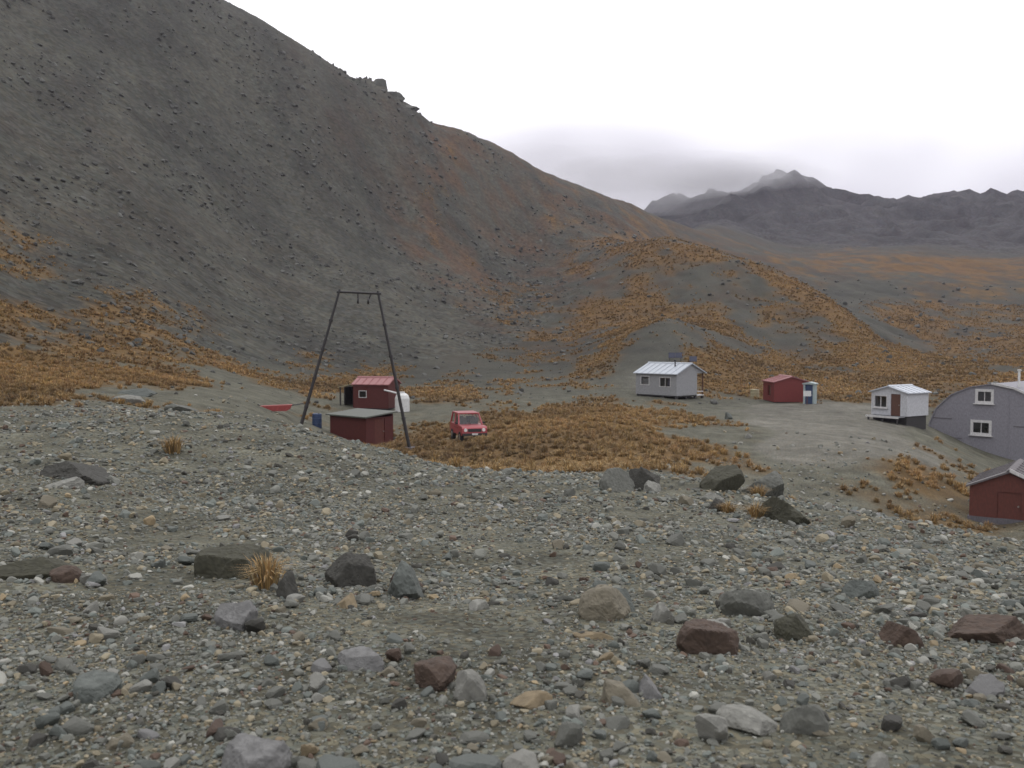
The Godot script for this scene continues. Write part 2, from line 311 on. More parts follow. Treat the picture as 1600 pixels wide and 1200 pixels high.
func bake_ground() -> void:
	# thin-plate spline through the surveyed points; bearing and log distance are its axes, so near and far ground get the same care
	var n := GROUND_POINTS.size()
	var px := PackedFloat64Array()
	var pr := PackedFloat64Array()
	var val := PackedFloat64Array()
	for p: Vector3 in GROUND_POINTS:
		var r := Vector2(p.x, p.z).length()
		px.append(atan2(p.x, -p.z) * 3.0)
		pr.append(log(r))
		val.append(p.y / (r + 15.0))
	var m := n + 3
	var a: Array[PackedFloat64Array] = []
	for i in m:
		var row := PackedFloat64Array()
		row.resize(m + 1)
		a.append(row)
	for i in n:
		for j in n:
			var d2 := (px[i] - px[j]) ** 2 + (pr[i] - pr[j]) ** 2
			a[i][j] = (0.5 * d2 * log(d2) if d2 > 1e-12 else 0.0) + (0.0008 if i == j else 0.0)
		a[i][n] = 1.0
		a[i][n + 1] = px[i]
		a[i][n + 2] = pr[i]
		a[n][i] = 1.0
		a[n + 1][i] = px[i]
		a[n + 2][i] = pr[i]
		a[i][m] = val[i]
	for k in m:
		var best := k
		for i in range(k, m):
			if absf(a[i][k]) > absf(a[best][k]):
				best = i
		var swap := a[k]
		a[k] = a[best]
		a[best] = swap
		var rk := a[k]
		for i in range(k + 1, m):
			var f := a[i][k] / rk[k]
			if f == 0.0:
				continue
			var ri := a[i]
			for j in range(k, m + 1):
				ri[j] -= f * rk[j]
			a[i] = ri
	var w := PackedFloat64Array()
	w.resize(m)
	for k in range(m - 1, -1, -1):
		var s := a[k][m]
		for j in range(k + 1, m):
			s -= a[k][j] * w[j]
		w[k] = s / a[k][k]
	ground_grid.resize(GRID_T * GRID_R)
	cover_grid.resize(GRID_T * GRID_R)
	rust_grid.resize(GRID_T * GRID_R)
	var cx := PackedFloat64Array()
	var cr := PackedFloat64Array()
	for p in COVER_POINTS:
		cx.append(atan2(p[0], -p[1]) * 3.0)
		cr.append(0.5 * log(p[0] * p[0] + p[1] * p[1]))
	for it in GRID_T:
		var t := lerpf(-THETA_MAX, THETA_MAX, it / float(GRID_T - 1)) * 3.0
		for ir in GRID_R:
			var l := LN_MAX * ir / float(GRID_R - 1)
			var s := w[n] + w[n + 1] * t + w[n + 2] * l
			for i in n:
				var dx := t - px[i]
				var dr := l - pr[i]
				var d2 := dx * dx + dr * dr
				if d2 > 1e-12:
					s += w[i] * 0.5 * d2 * log(d2)
			ground_grid[it * GRID_R + ir] = s
			var sw := 0.0
			var sc := 0.0
			var su := 0.0
			for i in cx.size():
				var dx := (t - cx[i]) * 1.4
				var dr := (l - cr[i]) * 1.6
				var d2 := dx * dx + dr * dr
				var g := 1.0 / (d2 * d2 + 0.0002)
				sw += g
				sc += g * COVER_POINTS[i][2]
				su += g * COVER_POINTS[i][3]
			cover_grid[it * GRID_R + ir] = sc / sw
			rust_grid[it * GRID_R + ir] = su / sw


func cubic(p0: float, p1: float, p2: float, p3: float, t: float) -> float:
	return p1 + 0.5 * t * (p2 - p0 + t * (2.0 * p0 - 5.0 * p1 + 4.0 * p2 - p3 + t * (3.0 * (p1 - p2) + p3 - p0)))


func look_up(grid: PackedFloat32Array, theta: float, l: float) -> float:
	var ft := (clampf(theta, -THETA_MAX, THETA_MAX) + THETA_MAX) / (2.0 * THETA_MAX) * (GRID_T - 1)
	var fr := clampf(l / LN_MAX, 0.0, 1.0) * (GRID_R - 1)
	var it := clampi(int(ft), 1, GRID_T - 3)
	var ir := clampi(int(fr), 1, GRID_R - 3)
	var b := fr - ir
	var q := [0.0, 0.0, 0.0, 0.0]
	for k in 4:
		var o := (it - 1 + k) * GRID_R + ir
		q[k] = cubic(grid[o - 1], grid[o], grid[o + 1], grid[o + 2], b)
	return cubic(q[0], q[1], q[2], q[3], ft - it)


func look_up_plain(grid: PackedFloat32Array, theta: float, l: float) -> float:
	var ft := (clampf(theta, -THETA_MAX, THETA_MAX) + THETA_MAX) / (2.0 * THETA_MAX) * (GRID_T - 1)
	var fr := clampf(l / LN_MAX, 0.0, 1.0) * (GRID_R - 1)
	var it := clampi(int(ft), 0, GRID_T - 2)
	var ir := clampi(int(fr), 0, GRID_R - 2)
	var o := it * GRID_R + ir
	var b := fr - ir
	return lerpf(lerpf(grid[o], grid[o + 1], b), lerpf(grid[o + GRID_R], grid[o + GRID_R + 1], b), ft - it)


func base_height(x: float, z: float) -> float:
	var r := maxf(sqrt(x * x + z * z), 1.01)
	var th := atan2(x, -z)
	var y := look_up(ground_grid, th, log(r)) * (r + 15.0)
	var t := smoothstep(THETA_MAX, 2.6, absf(th))
	return lerpf(y, minf(y, 0.0) * 0.3, t) if t > 0.0 else y


func height(x: float, z: float) -> float:
	var r := maxf(sqrt(x * x + z * z), 1.01)
	var y := base_height(x, z)
	y += n_fine.get_noise_2d(x, z) * 0.05 * smoothstep(1.0, 4.0, r)
	y += n_mid.get_noise_2d(x * 3.0, z * 3.0) * 0.10 * smoothstep(3.0, 9.0, r)
	var far := smoothstep(105.0, 220.0, r)
	if far > 0.0:
		y += far * (n_low.get_noise_2d(x, z) * lerpf(0.9, 2.2, smoothstep(330.0, 450.0, r)) + n_mid.get_noise_2d(x, z) * 0.6 + n_fine.get_noise_2d(x * 0.5, z * 0.5) * 0.5)
		# a rocky step on the ridge line
		var st := smoothstep(15.0, 9.0, Vector2(x + 43.0, (z + 342.0) * 0.6).length())
		y += st * (1.8 + n_fine.get_noise_2d(x * 0.8, z * 0.8) * 1.4)
	if r > 500.0:
		y += smoothstep(500.0, 850.0, r) * (n_ridge.get_noise_2d(x * 1.3, z * 1.3) * 16.0 - 5.0 + n_mid.get_noise_2d(x * 0.6, z * 0.6) * 4.0)
	return y


func cover_at(x: float, z: float) -> float:
	var l := 0.5 * log(maxf(x * x + z * z, 1.0))
	return look_up_plain(cover_grid, atan2(x, -z), l)


func ground_normal(x: float, z: float, e: float) -> Vector3:
	return Vector3(height(x - e, z) - height(x + e, z), 2.0 * e, height(x, z - e) - height(x, z + e)).normalized()


func grass_mask(x: float, z: float, r: float) -> float:
	var c := cover_at(x, z)
	var f := n_patch.get_noise_2d(x, z) * 0.55 + n_patch.get_noise_2d(x * 3.0 + 500.0, z * 0.7) * 0.75
	var g := n_mid.get_noise_2d(x * 2.2 + 70.0, z * 2.2)
	c *= lerpf(1.0, 0.82, smoothstep(110.0, 150.0, r))
	var k := c + (f * 0.55 + g * 0.30) * smoothstep(0.02, 0.25, c) * (1.0 - 0.5 * smoothstep(0.8, 1.0, c))
	return smoothstep(0.30, 0.70, k)


# the levelled gravel between the huts
func yard_mask(x: float, z: float, r: float) -> float:
	if r < 38.0 or r > 112.0:
		return 0.0
	var th := atan2(x, -z)
	var k := smoothstep(0.30, 0.18, cover_at(x, z) + n_mid.get_noise_2d(x * 2.0, z * 2.0) * 0.08)
	return k * smoothstep(0.10, 0.16, th) * smoothstep(38.0, 44.0, r) * smoothstep(112.0, 104.0, r)


func ground_colour(x: float, z: float, r: float) -> Color:
	var th := atan2(x, -z)
	var l := log(maxf(r, 1.0))
	var g := grass_mask(x, z, r)
	var rust := look_up_plain(rust_grid, th, l)
	# streaks of coarser and finer scree run down the fall line of the big slope
	var s := n_patch.get_noise_2d((0.94 * x - 0.34 * z) * 1.6, (0.34 * x + 0.94 * z) * 0.35 + 300.0)
	var f := n_mid.get_noise_2d(x * 1.3 + 40.0, z * 1.3)
	var sp := n_fine.get_noise_2d(x * 0.35 + 20.0, z * 0.35)
	var scree := Color(0.110, 0.111, 0.100).lerp(Color(0.068, 0.070, 0.066), clampf(0.5 + s * 0.9 + f * 0.4 + sp * 0.6, 0.0, 1.0))
	scree = scree.lerp(Color(0.168, 0.168, 0.142) * (1.0 + n_fine.get_noise_2d(x * 1.4, z * 1.4) * 0.5), smoothstep(130.0, 70.0, r) * smoothstep(1.12, 0.9, r / foot_of_mountain(th)))
	scree = scree.lerp(Color(0.225, 0.220, 0.202) * (1.0 + f * 0.3 + n_fine.get_noise_2d(x * 1.5, z * 1.5) * 0.35), yard_mask(x, z, r))
	scree = scree.lerp(Color(0.135, 0.082, 0.055), clampf(rust * (0.45 + n_patch.get_noise_2d(x * 1.6 + 90.0, z * 1.6) * 1.6 + sp * 0.8), 0.0, 0.8))
	scree = scree.lerp(Color(0.070, 0.068, 0.076) * (1.0 + f * 0.5 + s * 0.4), smoothstep(520.0, 640.0, r))
	var t := n_mid.get_noise_2d(x * 3.1, z * 3.1 + 55.0)
	var grass := Color(0.255, 0.156, 0.062).lerp(Color(0.135, 0.092, 0.052), clampf(0.5 + t * 0.8, 0.0, 1.0))
	grass = grass.lerp(Color(0.190, 0.098, 0.042), rust * 0.7)
	return scree.lerp(grass, g)


# ---------------------------------------------------------------- terrain meshes

func foot_of_mountain(th: float) -> float:
	var b := [[-1.3, 60.0], [-0.505, 72.0], [-0.39, 88.0], [-0.27, 112.0], [-0.137, 126.0], [0.0, 160.0], [0.10, 245.0], [0.165, 330.0], [0.20, 560.0], [1.3, 560.0]]
	for k in b.size() - 1:
		if th <= b[k + 1][0]:
			return lerpf(b[k][1], b[k + 1][1], clampf((th - b[k][0]) / (b[k + 1][0] - b[k][0]), 0.0, 1.0))
	return 560.0


func make_terrain() -> void:
	var ths := PackedFloat32Array()
	var t := -PI
	while t < PI - 0.003:
		ths.append(t)
		var inside := absf(t) < 0.60
		t += 0.0045 if inside else (0.012 if absf(t) < 0.8 else 0.07)
	ths.append(PI)
	var rs := PackedFloat32Array([0.05])
	var r := 0.8
	while r < 1400.0:
		rs.append(r)
		r *= 1.0105
	var nt := ths.size()
	var nr := rs.size()
	var pos := PackedVector3Array()
	var col := PackedColorArray()
	pos.resize(nt * nr)
	col.resize(nt * nr)
	for i in nt:
		var sx := sin(ths[i])
		var cz := -cos(ths[i])
		for j in nr:
			var x := sx * rs[j]
			var z := cz * rs[j]
			pos[i * nr + j] = Vector3(x, height(x, z), z)
			col[i * nr + j] = ground_colour(x, z, rs[j])
	var nor := PackedVector3Array()
	nor.resize(nt * nr)
	for i in nt:
		var i0 := i - 1 if i > 0 else nt - 2
		var i1 := i + 1 if i < nt - 1 else 1
		for j in nr:
			var j0 := maxi(j - 1, 0)
			var j1 := mini(j + 1, nr - 1)
			var v := (pos[i1 * nr + j] - pos[i0 * nr + j]).cross(pos[i * nr + j1] - pos[i * nr + j0])
			nor[i * nr + j] = v.normalized() if v.y > 0.0 else -v.normalized()
	var index := [PackedInt32Array(), PackedInt32Array(), PackedInt32Array(), PackedInt32Array()]
	for i in nt - 1:
		var foot := foot_of_mountain(ths[i])
		for j in nr - 1:
			var k := 0
			if rs[j] > foot:
				k = 1 if ths[i] < 0.20 and rs[j] < 640.0 else 2
			elif rs[j] > 38.0 and rs[j] < 112.0 and yard_mask(pos[i * nr + j].x, pos[i * nr + j].z, rs[j]) > 0.5:
				k = 3
			var o := i * nr + j
			index[k].append_array(PackedInt32Array([o, o + 1, o + nr, o + 1, o + nr + 1, o + nr]))
	var names := ["ground", "scree_mountain", "far_mountains", "gravel_yard"]
	var labels := ["gravel knoll and tussock flats rising to moraine spurs", "big grey scree mountainside behind the tow pylon", "far grey range under low cloud", "levelled grey gravel yard between the huts"]
	var mats := [M.ground, M.mountain, M.far_mountain, M.ground]
	for k in 4:
		var map := {}
		var p := PackedVector3Array()
		var nn := PackedVector3Array()
		var c := PackedColorArray()
		var ix := PackedInt32Array()
		for q: int in index[k]:
			if not map.has(q):
				map[q] = p.size()
				p.append(pos[q])
				nn.append(nor[q])
				c.append(col[q])
			ix.append(map[q])
		var arr := []
		arr.resize(Mesh.ARRAY_MAX)
		arr[Mesh.ARRAY_VERTEX] = p
		arr[Mesh.ARRAY_NORMAL] = nn
		arr[Mesh.ARRAY_COLOR] = c
		arr[Mesh.ARRAY_INDEX] = ix
		var am := ArrayMesh.new()
		am.add_surface_from_arrays(Mesh.PRIMITIVE_TRIANGLES, arr)
		am.surface_set_material(0, mats[k])
		var o := MeshInstance3D.new()
		o.name = names[k]
		o.mesh = am
		tag(o, labels[k], ["ground", "mountain", "mountains", "yard"][k], "", "structure")
		add_child(o)


# thin cloud resting on the tops behind the tail of the scree ridge
func make_low_cloud() -> void:
	var g := RandomNumberGenerator.new()
	g.seed = 8
	var line := [Vector3(31, 102, -559), Vector3(65, 110, -637), Vector3(110, 122, -732), Vector3(160, 133, -804), Vector3(198, 139, -827), Vector3(224, 143, -830)]
	for k in 26:
		var t := (k + 0.5) / 26.0 * (line.size() - 1)
		var i := mini(int(t), line.size() - 2)
		var c: Vector3 = line[i].lerp(line[i + 1], t - i)
		var s := -c.z / 700.0
		var f := FogVolume.new()
		f.name = numbered("low_cloud")
		f.shape = RenderingServer.FOG_VOLUME_SHAPE_ELLIPSOID
		f.size = Vector3(g.randf_range(60, 130), g.randf_range(14, 34), g.randf_range(50, 90)) * s
		f.position = c + Vector3(g.randfn(0.0, 14.0), g.randf_range(-5.0, 12.0), g.randfn(0.0, 14.0)) * s
		var m := FogMaterial.new()
		m.albedo = Color(0.99, 0.985, 1.0)
		m.density = 0.0036 / s
		f.material = m
		add_child(f)
		tag(f, "low white cloud resting on the tops behind the scree ridge", "cloud", "low cloud on the ridge", "stuff")


# ---------------------------------------------------------------- shape helpers

func begin() -> SurfaceTool:
	var st := SurfaceTool.new()
	st.begin(Mesh.PRIMITIVE_TRIANGLES)
	return st


func tri(st: SurfaceTool, a: Vector3, b: Vector3, c: Vector3) -> void:
	var n := (b - a).cross(c - a).normalized()
	for p in [a, c, b]:
		st.set_normal(n)
		st.add_vertex(p)


func quad(st: SurfaceTool, a: Vector3, b: Vector3, c: Vector3, d: Vector3) -> void:
	tri(st, a, b, c)
	tri(st, a, c, d)


func box(st: SurfaceTool, c: Vector3, s: Vector3, bs := Basis.IDENTITY) -> void:
	var x := bs.x * s.x * 0.5
	var y := bs.y * s.y * 0.5
	var z := bs.z * s.z * 0.5
	quad(st, c + z - x - y, c + z + x - y, c + z + x + y, c + z - x + y)
	quad(st, c - z + x - y, c - z - x - y, c - z - x + y, c - z + x + y)
	quad(st, c + x + z - y, c + x - z - y, c + x - z + y, c + x + z + y)
	quad(st, c - x - z - y, c - x + z - y, c - x + z + y, c - x - z + y)
	quad(st, c + y - x + z, c + y + x + z, c + y + x - z, c + y - x - z)
	quad(st, c - y - x - z, c - y + x - z, c - y + x + z, c - y - x + z)


# a convex outline in the plane of a and b, drawn out along e
func prism(st: SurfaceTool, pts: Array, o: Vector3, a: Vector3, b: Vector3, e: Vector3) -> void:
	var p: Array[Vector3] = []
	var area := 0.0
	for k in pts.size():
		var q: Vector2 = pts[k]
		var q2: Vector2 = pts[(k + 1) % pts.size()]
		area += q.x * q2.y - q2.x * q.y
		p.append(o + a * q.x + b * q.y)
	if area * a.cross(b).dot(e) > 0.0:
		p.reverse()
	var n := p.size()
	for k in range(1, n - 1):
		tri(st, p[0], p[k], p[k + 1])
		tri(st, p[0] + e, p[k + 1] + e, p[k] + e)
	for k in n:
		var k2 := (k + 1) % n
		quad(st, p[k], p[k] + e, p[k2] + e, p[k2])


func tube(st: SurfaceTool, p0: Vector3, p1: Vector3, r0: float, r1: float, n := 12) -> void:
	var d := (p1 - p0).normalized()
	var u := d.cross(Vector3.RIGHT if absf(d.x) < 0.8 else Vector3.UP).normalized()
	var v := d.cross(u)
	for k in n:
		var a0 := TAU * k / n
		var a1 := TAU * (k + 1) / n
		var q0 := u * cos(a0) + v * sin(a0)
		var q1 := u * cos(a1) + v * sin(a1)
		for s in [[p0 + q0 * r0, q0], [p1 + q1 * r1, q1], [p0 + q1 * r0, q1], [p0 + q0 * r0, q0], [p1 + q0 * r1, q0], [p1 + q1 * r1, q1]]:
			st.set_normal(s[1])
			st.add_vertex(s[0])
		tri(st, p0, p0 + q1 * r0, p0 + q0 * r0)
		tri(st, p1, p1 + q0 * r1, p1 + q1 * r1)


# a turned shape about the y axis, from pairs of radius and height
func lathe(st: SurfaceTool, o: Vector3, prof: Array, n := 20) -> void:
	for k in prof.size() - 1:
		var a: Vector2 = prof[k]
		var b: Vector2 = prof[k + 1]
		for i in n:
			var c0 := Vector3(cos(TAU * i / n), 0, sin(TAU * i / n))
			var c1 := Vector3(cos(TAU * (i + 1) / n), 0, sin(TAU * (i + 1) / n))
			var p := [o + c0 * a.x + Vector3.UP * a.y, o + c1 * a.x + Vector3.UP * a.y, o + c1 * b.x + Vector3.UP * b.y, o + c0 * b.x + Vector3.UP * b.y]
			if b.x > 0.001:
				tri(st, p[0], p[3], p[2])
			if a.x > 0.001:
				tri(st, p[0], p[2], p[1])


func numbered(called: String) -> String:
	var n: int = used.get(called, 0)
	used[called] = n + 1
	return called if n == 0 else "%s_%03d" % [called, n]


func tag(o: Node3D, label: String, category: String, group := "", kind := "") -> void:
	o.set_meta("label", label)
	o.set_meta("category", category)
	if group != "":
		o.set_meta("group", group)
	if kind != "":
		o.set_meta("kind", kind)


func thing(called: String, label: String, category: String, at: Vector3, turn := 0.0, group := "") -> Node3D:
	var o := Node3D.new()
	o.name = numbered(called)
	add_child(o)
	o.position = at
	o.rotation.y = turn
	tag(o, label, category, group)
	return o


func part(called: String, st: SurfaceTool, m: Material, parent: Node) -> MeshInstance3D:
	var o := MeshInstance3D.new()
	o.name = called
	o.mesh = st.commit()
	o.material_override = m
	parent.add_child(o, true)
	return o


func on_ground(x: float, z: float, dy := 0.0) -> Vector3:
	return Vector3(x, height(x, z) + dy, z)


# a wall of thickness th standing on o, running along ux; holes are [left, bottom, width, height]
func wall(parent: Node, m: Material, o: Vector3, ux: Vector3, length: float, tall: float, th: float, holes := []) -> MeshInstance3D:
	var st := begin()
	var n := ux.cross(Vector3.UP).normalized()
	var xs := [0.0, length]
	var ys := [0.0, tall]
	for h in holes:
		xs.append_array([h[0], h[0] + h[2]])
		ys.append_array([h[1], h[1] + h[3]])
	xs.sort()
	ys.sort()
	for i in xs.size() - 1:
		for j in ys.size() - 1:
			var x0: float = xs[i]
			var x1: float = xs[i + 1]
			var y0: float = ys[j]
			var y1: float = ys[j + 1]
			if x1 - x0 < 0.001 or y1 - y0 < 0.001:
				continue
			var open := false
			for h in holes:
				var cx := (x0 + x1) * 0.5
				var cy := (y0 + y1) * 0.5
				if cx > h[0] and cx < h[0] + h[2] and cy > h[1] and cy < h[1] + h[3]:
					open = true
			if not open:
				box(st, o + ux * (x0 + x1) * 0.5 + Vector3.UP * (y0 + y1) * 0.5, Vector3(x1 - x0, y1 - y0, th), Basis(ux, Vector3.UP, -n))
	return part("wall", st, m, parent)


# frame, pane and sill of a window that fills an opening; c is the middle of the opening, ux runs along the wall, n points outwards
func window(parent: Node, c: Vector3, ux: Vector3, n: Vector3, w: float, h: float, trim: float, fm: Material, bars := 0, sill := 0.0, sm: Material = null) -> void:
	var st := begin()
	var bs := Basis(ux, Vector3.UP, n)
	var p := n * 0.055
	box(st, c + p + Vector3.UP * (h + trim) * 0.5, Vector3(w + trim * 2.0, trim, 0.05), bs)
	box(st, c + p - Vector3.UP * (h + trim) * 0.5, Vector3(w + trim * 2.0, trim, 0.05), bs)
	for s in [-1.0, 1.0]:
		box(st, c + p + ux * s * (w + trim) * 0.5, Vector3(trim, h - 0.004, 0.05), bs)
	for k in bars:
		box(st, c + n * 0.02 + ux * w * ((k + 1.0) / (bars + 1.0) - 0.5), Vector3(0.05, h - 0.004, 0.04), bs)
	var f := part("window", st, fm, parent)
	st = begin()
	box(st, c - n * 0.012, Vector3(w - 0.004, h - 0.004, 0.01), bs)
	part("pane", st, M.glass, f)
	if sill > 0.0:
		st = begin()
		box(st, c + n * (0.08 + sill * 0.5) - Vector3.UP * (h * 0.5 + trim + 0.03), Vector3(w + trim * 2.0 + 0.2, 0.055, sill), bs)
		part("sill", st, sm if sm else fm, f)


func door(parent: Node, c: Vector3, ux: Vector3, n: Vector3, w: float, h: float, m: Material) -> void:
	var st := begin()
	box(st, c - n * 0.01, Vector3(w - 0.01, h - 0.01, 0.045), Basis(ux, Vector3.UP, n))
	var d := part("door", st, m, parent)
	st = begin()
	tube(st, c + n * 0.01 + ux * w * 0.38, c + n * 0.09 + ux * w * 0.38, 0.03, 0.035, 8)
	part("handle", st, M.chrome, d)


# two roof slopes over a ridge along x, standing seams and a ridge cap; w is the full width of the building
func gable_roof(parent: Node, m: Material, length: float, w: float, eave: float, rise: float, over: float, seams: float, zc := 0.0) -> void:
	var st := begin()
	var half := w * 0.5 + over
	var low := eave - rise * over / (w * 0.5)
	var e := Vector3(length + over * 2.0, 0, 0)
	var o := Vector3(-length * 0.5 - over, 0, zc)
	for s in [-1.0, 1.0]:
		prism(st, [Vector2(0, eave + rise), Vector2(half * s, low), Vector2(half * s, low + 0.07), Vector2(0, eave + rise + 0.07)], o, Vector3.BACK, Vector3.UP, e)
		if seams > 0.0:
			var x := seams * 0.5
			while x < e.x:
				prism(st, [Vector2(0.06 * s, eave + rise + 0.065), Vector2(half * s, low + 0.068), Vector2(half * s, low + 0.10), Vector2(0.06 * s, eave + rise + 0.10)], o + Vector3(x, 0, 0), Vector3.BACK, Vector3.UP, Vector3(0.035, 0, 0))
				x += seams
	var r := part("roof", st, m, parent)
	st = begin()
	prism(st, [Vector2(-0.14, eave + rise + 0.05), Vector2(0.14, eave + rise + 0.05), Vector2(0, eave + rise + 0.135)], o - Vector3(0.01, 0, 0), Vector3.BACK, Vector3.UP, e + Vector3(0.02, 0, 0))
	part("ridge_cap", st, m, r)


# walls, gables, floor and roof of a hut whose ridge runs along x; holes go to the sides [+z, -z, +x, -x]
func gable_hut(t: Node3D, length: float, w: float, base: float, tall: float, rise: float, wm: Material, rm: Material, holes: Array, over := 0.18, seams := 0.6, z0 := -1000.0) -> void:
	var lo := -w * 0.5 if z0 < -999.0 else z0
	var hx := length * 0.5
	var hz := w * 0.5
	wall(t, wm, Vector3(-hx, base, hz - 0.05), Vector3.RIGHT, length, tall, 0.1, holes[0])
	wall(t, wm, Vector3(hx, base, lo + 0.05), Vector3.LEFT, length, tall, 0.1, holes[1])
	wall(t, wm, Vector3(hx - 0.05, base, hz - 0.1), Vector3.FORWARD, hz - lo - 0.2, tall, 0.1, holes[2])
	wall(t, wm, Vector3(-hx + 0.05, base, lo + 0.1), Vector3.BACK, hz - lo - 0.2, tall, 0.1, holes[3])
	for s in [-1.0, 1.0]:
		var st := begin()
		prism(st, [Vector2(-hz, base + tall), Vector2(hz, base + tall), Vector2(0, base + tall + rise)], Vector3(s * (hx - 0.05) - 0.05, 0.001, 0), Vector3.BACK, Vector3.UP, Vector3(0.1, 0, 0))
		part("gable", st, wm, t)
	var st := begin()
	box(st, Vector3(0, base + 0.03, (hz + lo) * 0.5), Vector3(length - 0.21, 0.06, hz - lo - 0.21))
	part("floor", st, M.interior, t)
	gable_roof(t, rm, length, w, base + tall, rise, over, seams)


func piles(t: Node3D, xs: Array, zs: Array, top: float, size: float, m: Material) -> void:
	for x in xs:
		for z in zs:
			var st := begin()
			box(st, Vector3(x, top - 0.85, z), Vector3(size, 1.7, size))
			part("pile", st, m, t)


# ---------------------------------------------------------------- huts

func make_buildings() -> void:
	white_hut()
	red_hut()
	small_white_hut()
	grey_barn()
	brown_shed()
	red_shed_with_lean_to()
	dark_red_shed()
	outhouse()


func white_hut() -> void:
	var turn := deg_to_rad(-48.0)
	var b := Basis(Vector3.UP, turn)
	var corner := Vector3(15.23, 0, -85.66)
	var at := corner - b * Vector3(2.45, 0, 2.1)
	at.y = base_height(corner.x, corner.z) + 0.02
	var t := thing("white_hut", "pale grey-white hut with a metal roof, two front windows and a small corner porch", "hut", at, turn)
	gable_hut(t, 4.9, 4.2, 0.32, 2.05, 0.88, M.pale_wall, M.pale_roof, [[[0.65, 0.95, 0.95, 0.75], [2.95, 0.85, 1.2, 0.8]], [], [], []], 0.2, 0.7, -1.0)
	window(t, Vector3(-1.325, 1.645, 2.05), Vector3.RIGHT, Vector3.BACK, 0.95, 0.75, 0.06, M.white_trim)
	window(t, Vector3(1.10, 1.57, 2.05), Vector3.RIGHT, Vector3.BACK, 1.2, 0.8, 0.06, M.white_trim, 1)
	var st := begin()
	box(st, Vector3(-1.325, 1.645, 1.93), Vector3(0.95, 0.75, 0.02))
	part("blind", st, M.grey_galv, t)
	st = begin()
	box(st, Vector3(1.46, 1.57, 1.9), Vector3(0.45, 0.8, 0.02))
	part("curtain", st, M.curtain, t)
	st = begin()
	tube(st, Vector3(1.2, 2.9, 0.75), Vector3(1.2, 3.55, 0.75), 0.06, 0.06)
	tube(st, Vector3(1.2, 3.55, 0.75), Vector3(1.2, 3.63, 0.75), 0.1, 0.1)
	part("flue", st, M.dark_steel, t)
	for x in [-2.35, 2.35]:
		st = begin()
		box(st, Vector3(x, 1.24, -2.0), Vector3(0.1, 2.26, 0.1))
		part("porch_post", st, M.brown_wood, t)
	st = begin()
	box(st, Vector3(0, 0.26, -1.56), Vector3(4.9, 0.1, 1.08))
	part("porch_deck", st, M.white_trim, t)
	st = begin()
	box(st, Vector3(2.42, 0.62, -1.52), Vector3(0.05, 0.09, 0.86))
	part("porch_rail", st, M.white_trim, t)
	piles(t, [-2.3, -0.8, 0.8, 2.3], [-2.0, -0.9, 0.5, 1.95], 0.2, 0.2, M.dark_base)
	st = begin()
	box(st, Vector3(0, 0.255, 0.52), Vector3(4.8, 0.11, 3.0))
	part("bearer", st, M.dark_base, t)


func red_hut() -> void:
	var at := on_ground(26.2, -88.6, 0.0)
	var t := thing("red_hut", "red gabled hut with a narrow side window beside the gravel yard", "hut", at, deg_to_rad(-89.0))
	gable_hut(t, 3.6, 3.3, 0.05, 1.85, 0.48, M.red_paint, M.red_roof, [[[1.6, 0.55, 0.9, 0.95]], [], [], []], 0.14, 0.6)
	window(t, Vector3(0.25, 1.075, 1.6), Vector3.RIGHT, Vector3.BACK, 0.9, 0.95, 0.05, M.red_paint)
	var st := begin()
	box(st, Vector3(0, -0.35, 0), Vector3(3.4, 0.79, 3.1))
	part("foundation", st, M.dark_base, t)
	for z in [-1.2, 0.1, 1.3]:
		st = begin()
		box(st, Vector3(1.95, -0.12, z), Vector3(0.3, 0.12, 0.35))
		part("footing", st, M.concrete, t)


func outhouse() -> void:
	var at := on_ground(27.25, -84.6)
	var t := thing("outhouse", "narrow pale-framed outhouse with a dark blue door beside the red hut", "outhouse", at, deg_to_rad(-32.0))
	var st := begin()
	for x in [-0.42, 0.42]:
		box(st, Vector3(x, 0.85, 0), Vector3(0.16, 1.9, 0.9))
	box(st, Vector3(0, 0.85, -0.4), Vector3(0.68, 1.9, 0.1))
	part("wall", st, M.teal_trim, t)
	st = begin()
	prism(st, [Vector2(-0.6, 1.8), Vector2(0.6, 1.8), Vector2(0.6, 1.88), Vector2(0.0, 2.02), Vector2(-0.6, 1.88)], Vector3(0, 0, -0.55), Vector3.RIGHT, Vector3.UP, Vector3(0, 0, 1.1))
	part("roof", st, M.teal_trim, t)
	door(t, Vector3(0, 0.84, 0.38), Vector3.RIGHT, Vector3.BACK, 0.67, 1.86, M.blue_paint)
	at = on_ground(26.35, -82.6)
	t = thing("notice_board", "small blank white board on a post before the red hut", "notice board", at, deg_to_rad(-16.0))
	st = begin()
	box(st, Vector3(0, 1.02, 0), Vector3(0.66, 0.48, 0.03))
	part("board", st, M.bright_white, t)
	st = begin()
	box(st, Vector3(0, 0.5, -0.05), Vector3(0.07, 1.3, 0.06))
	part("post", st, M.brown_wood, t)


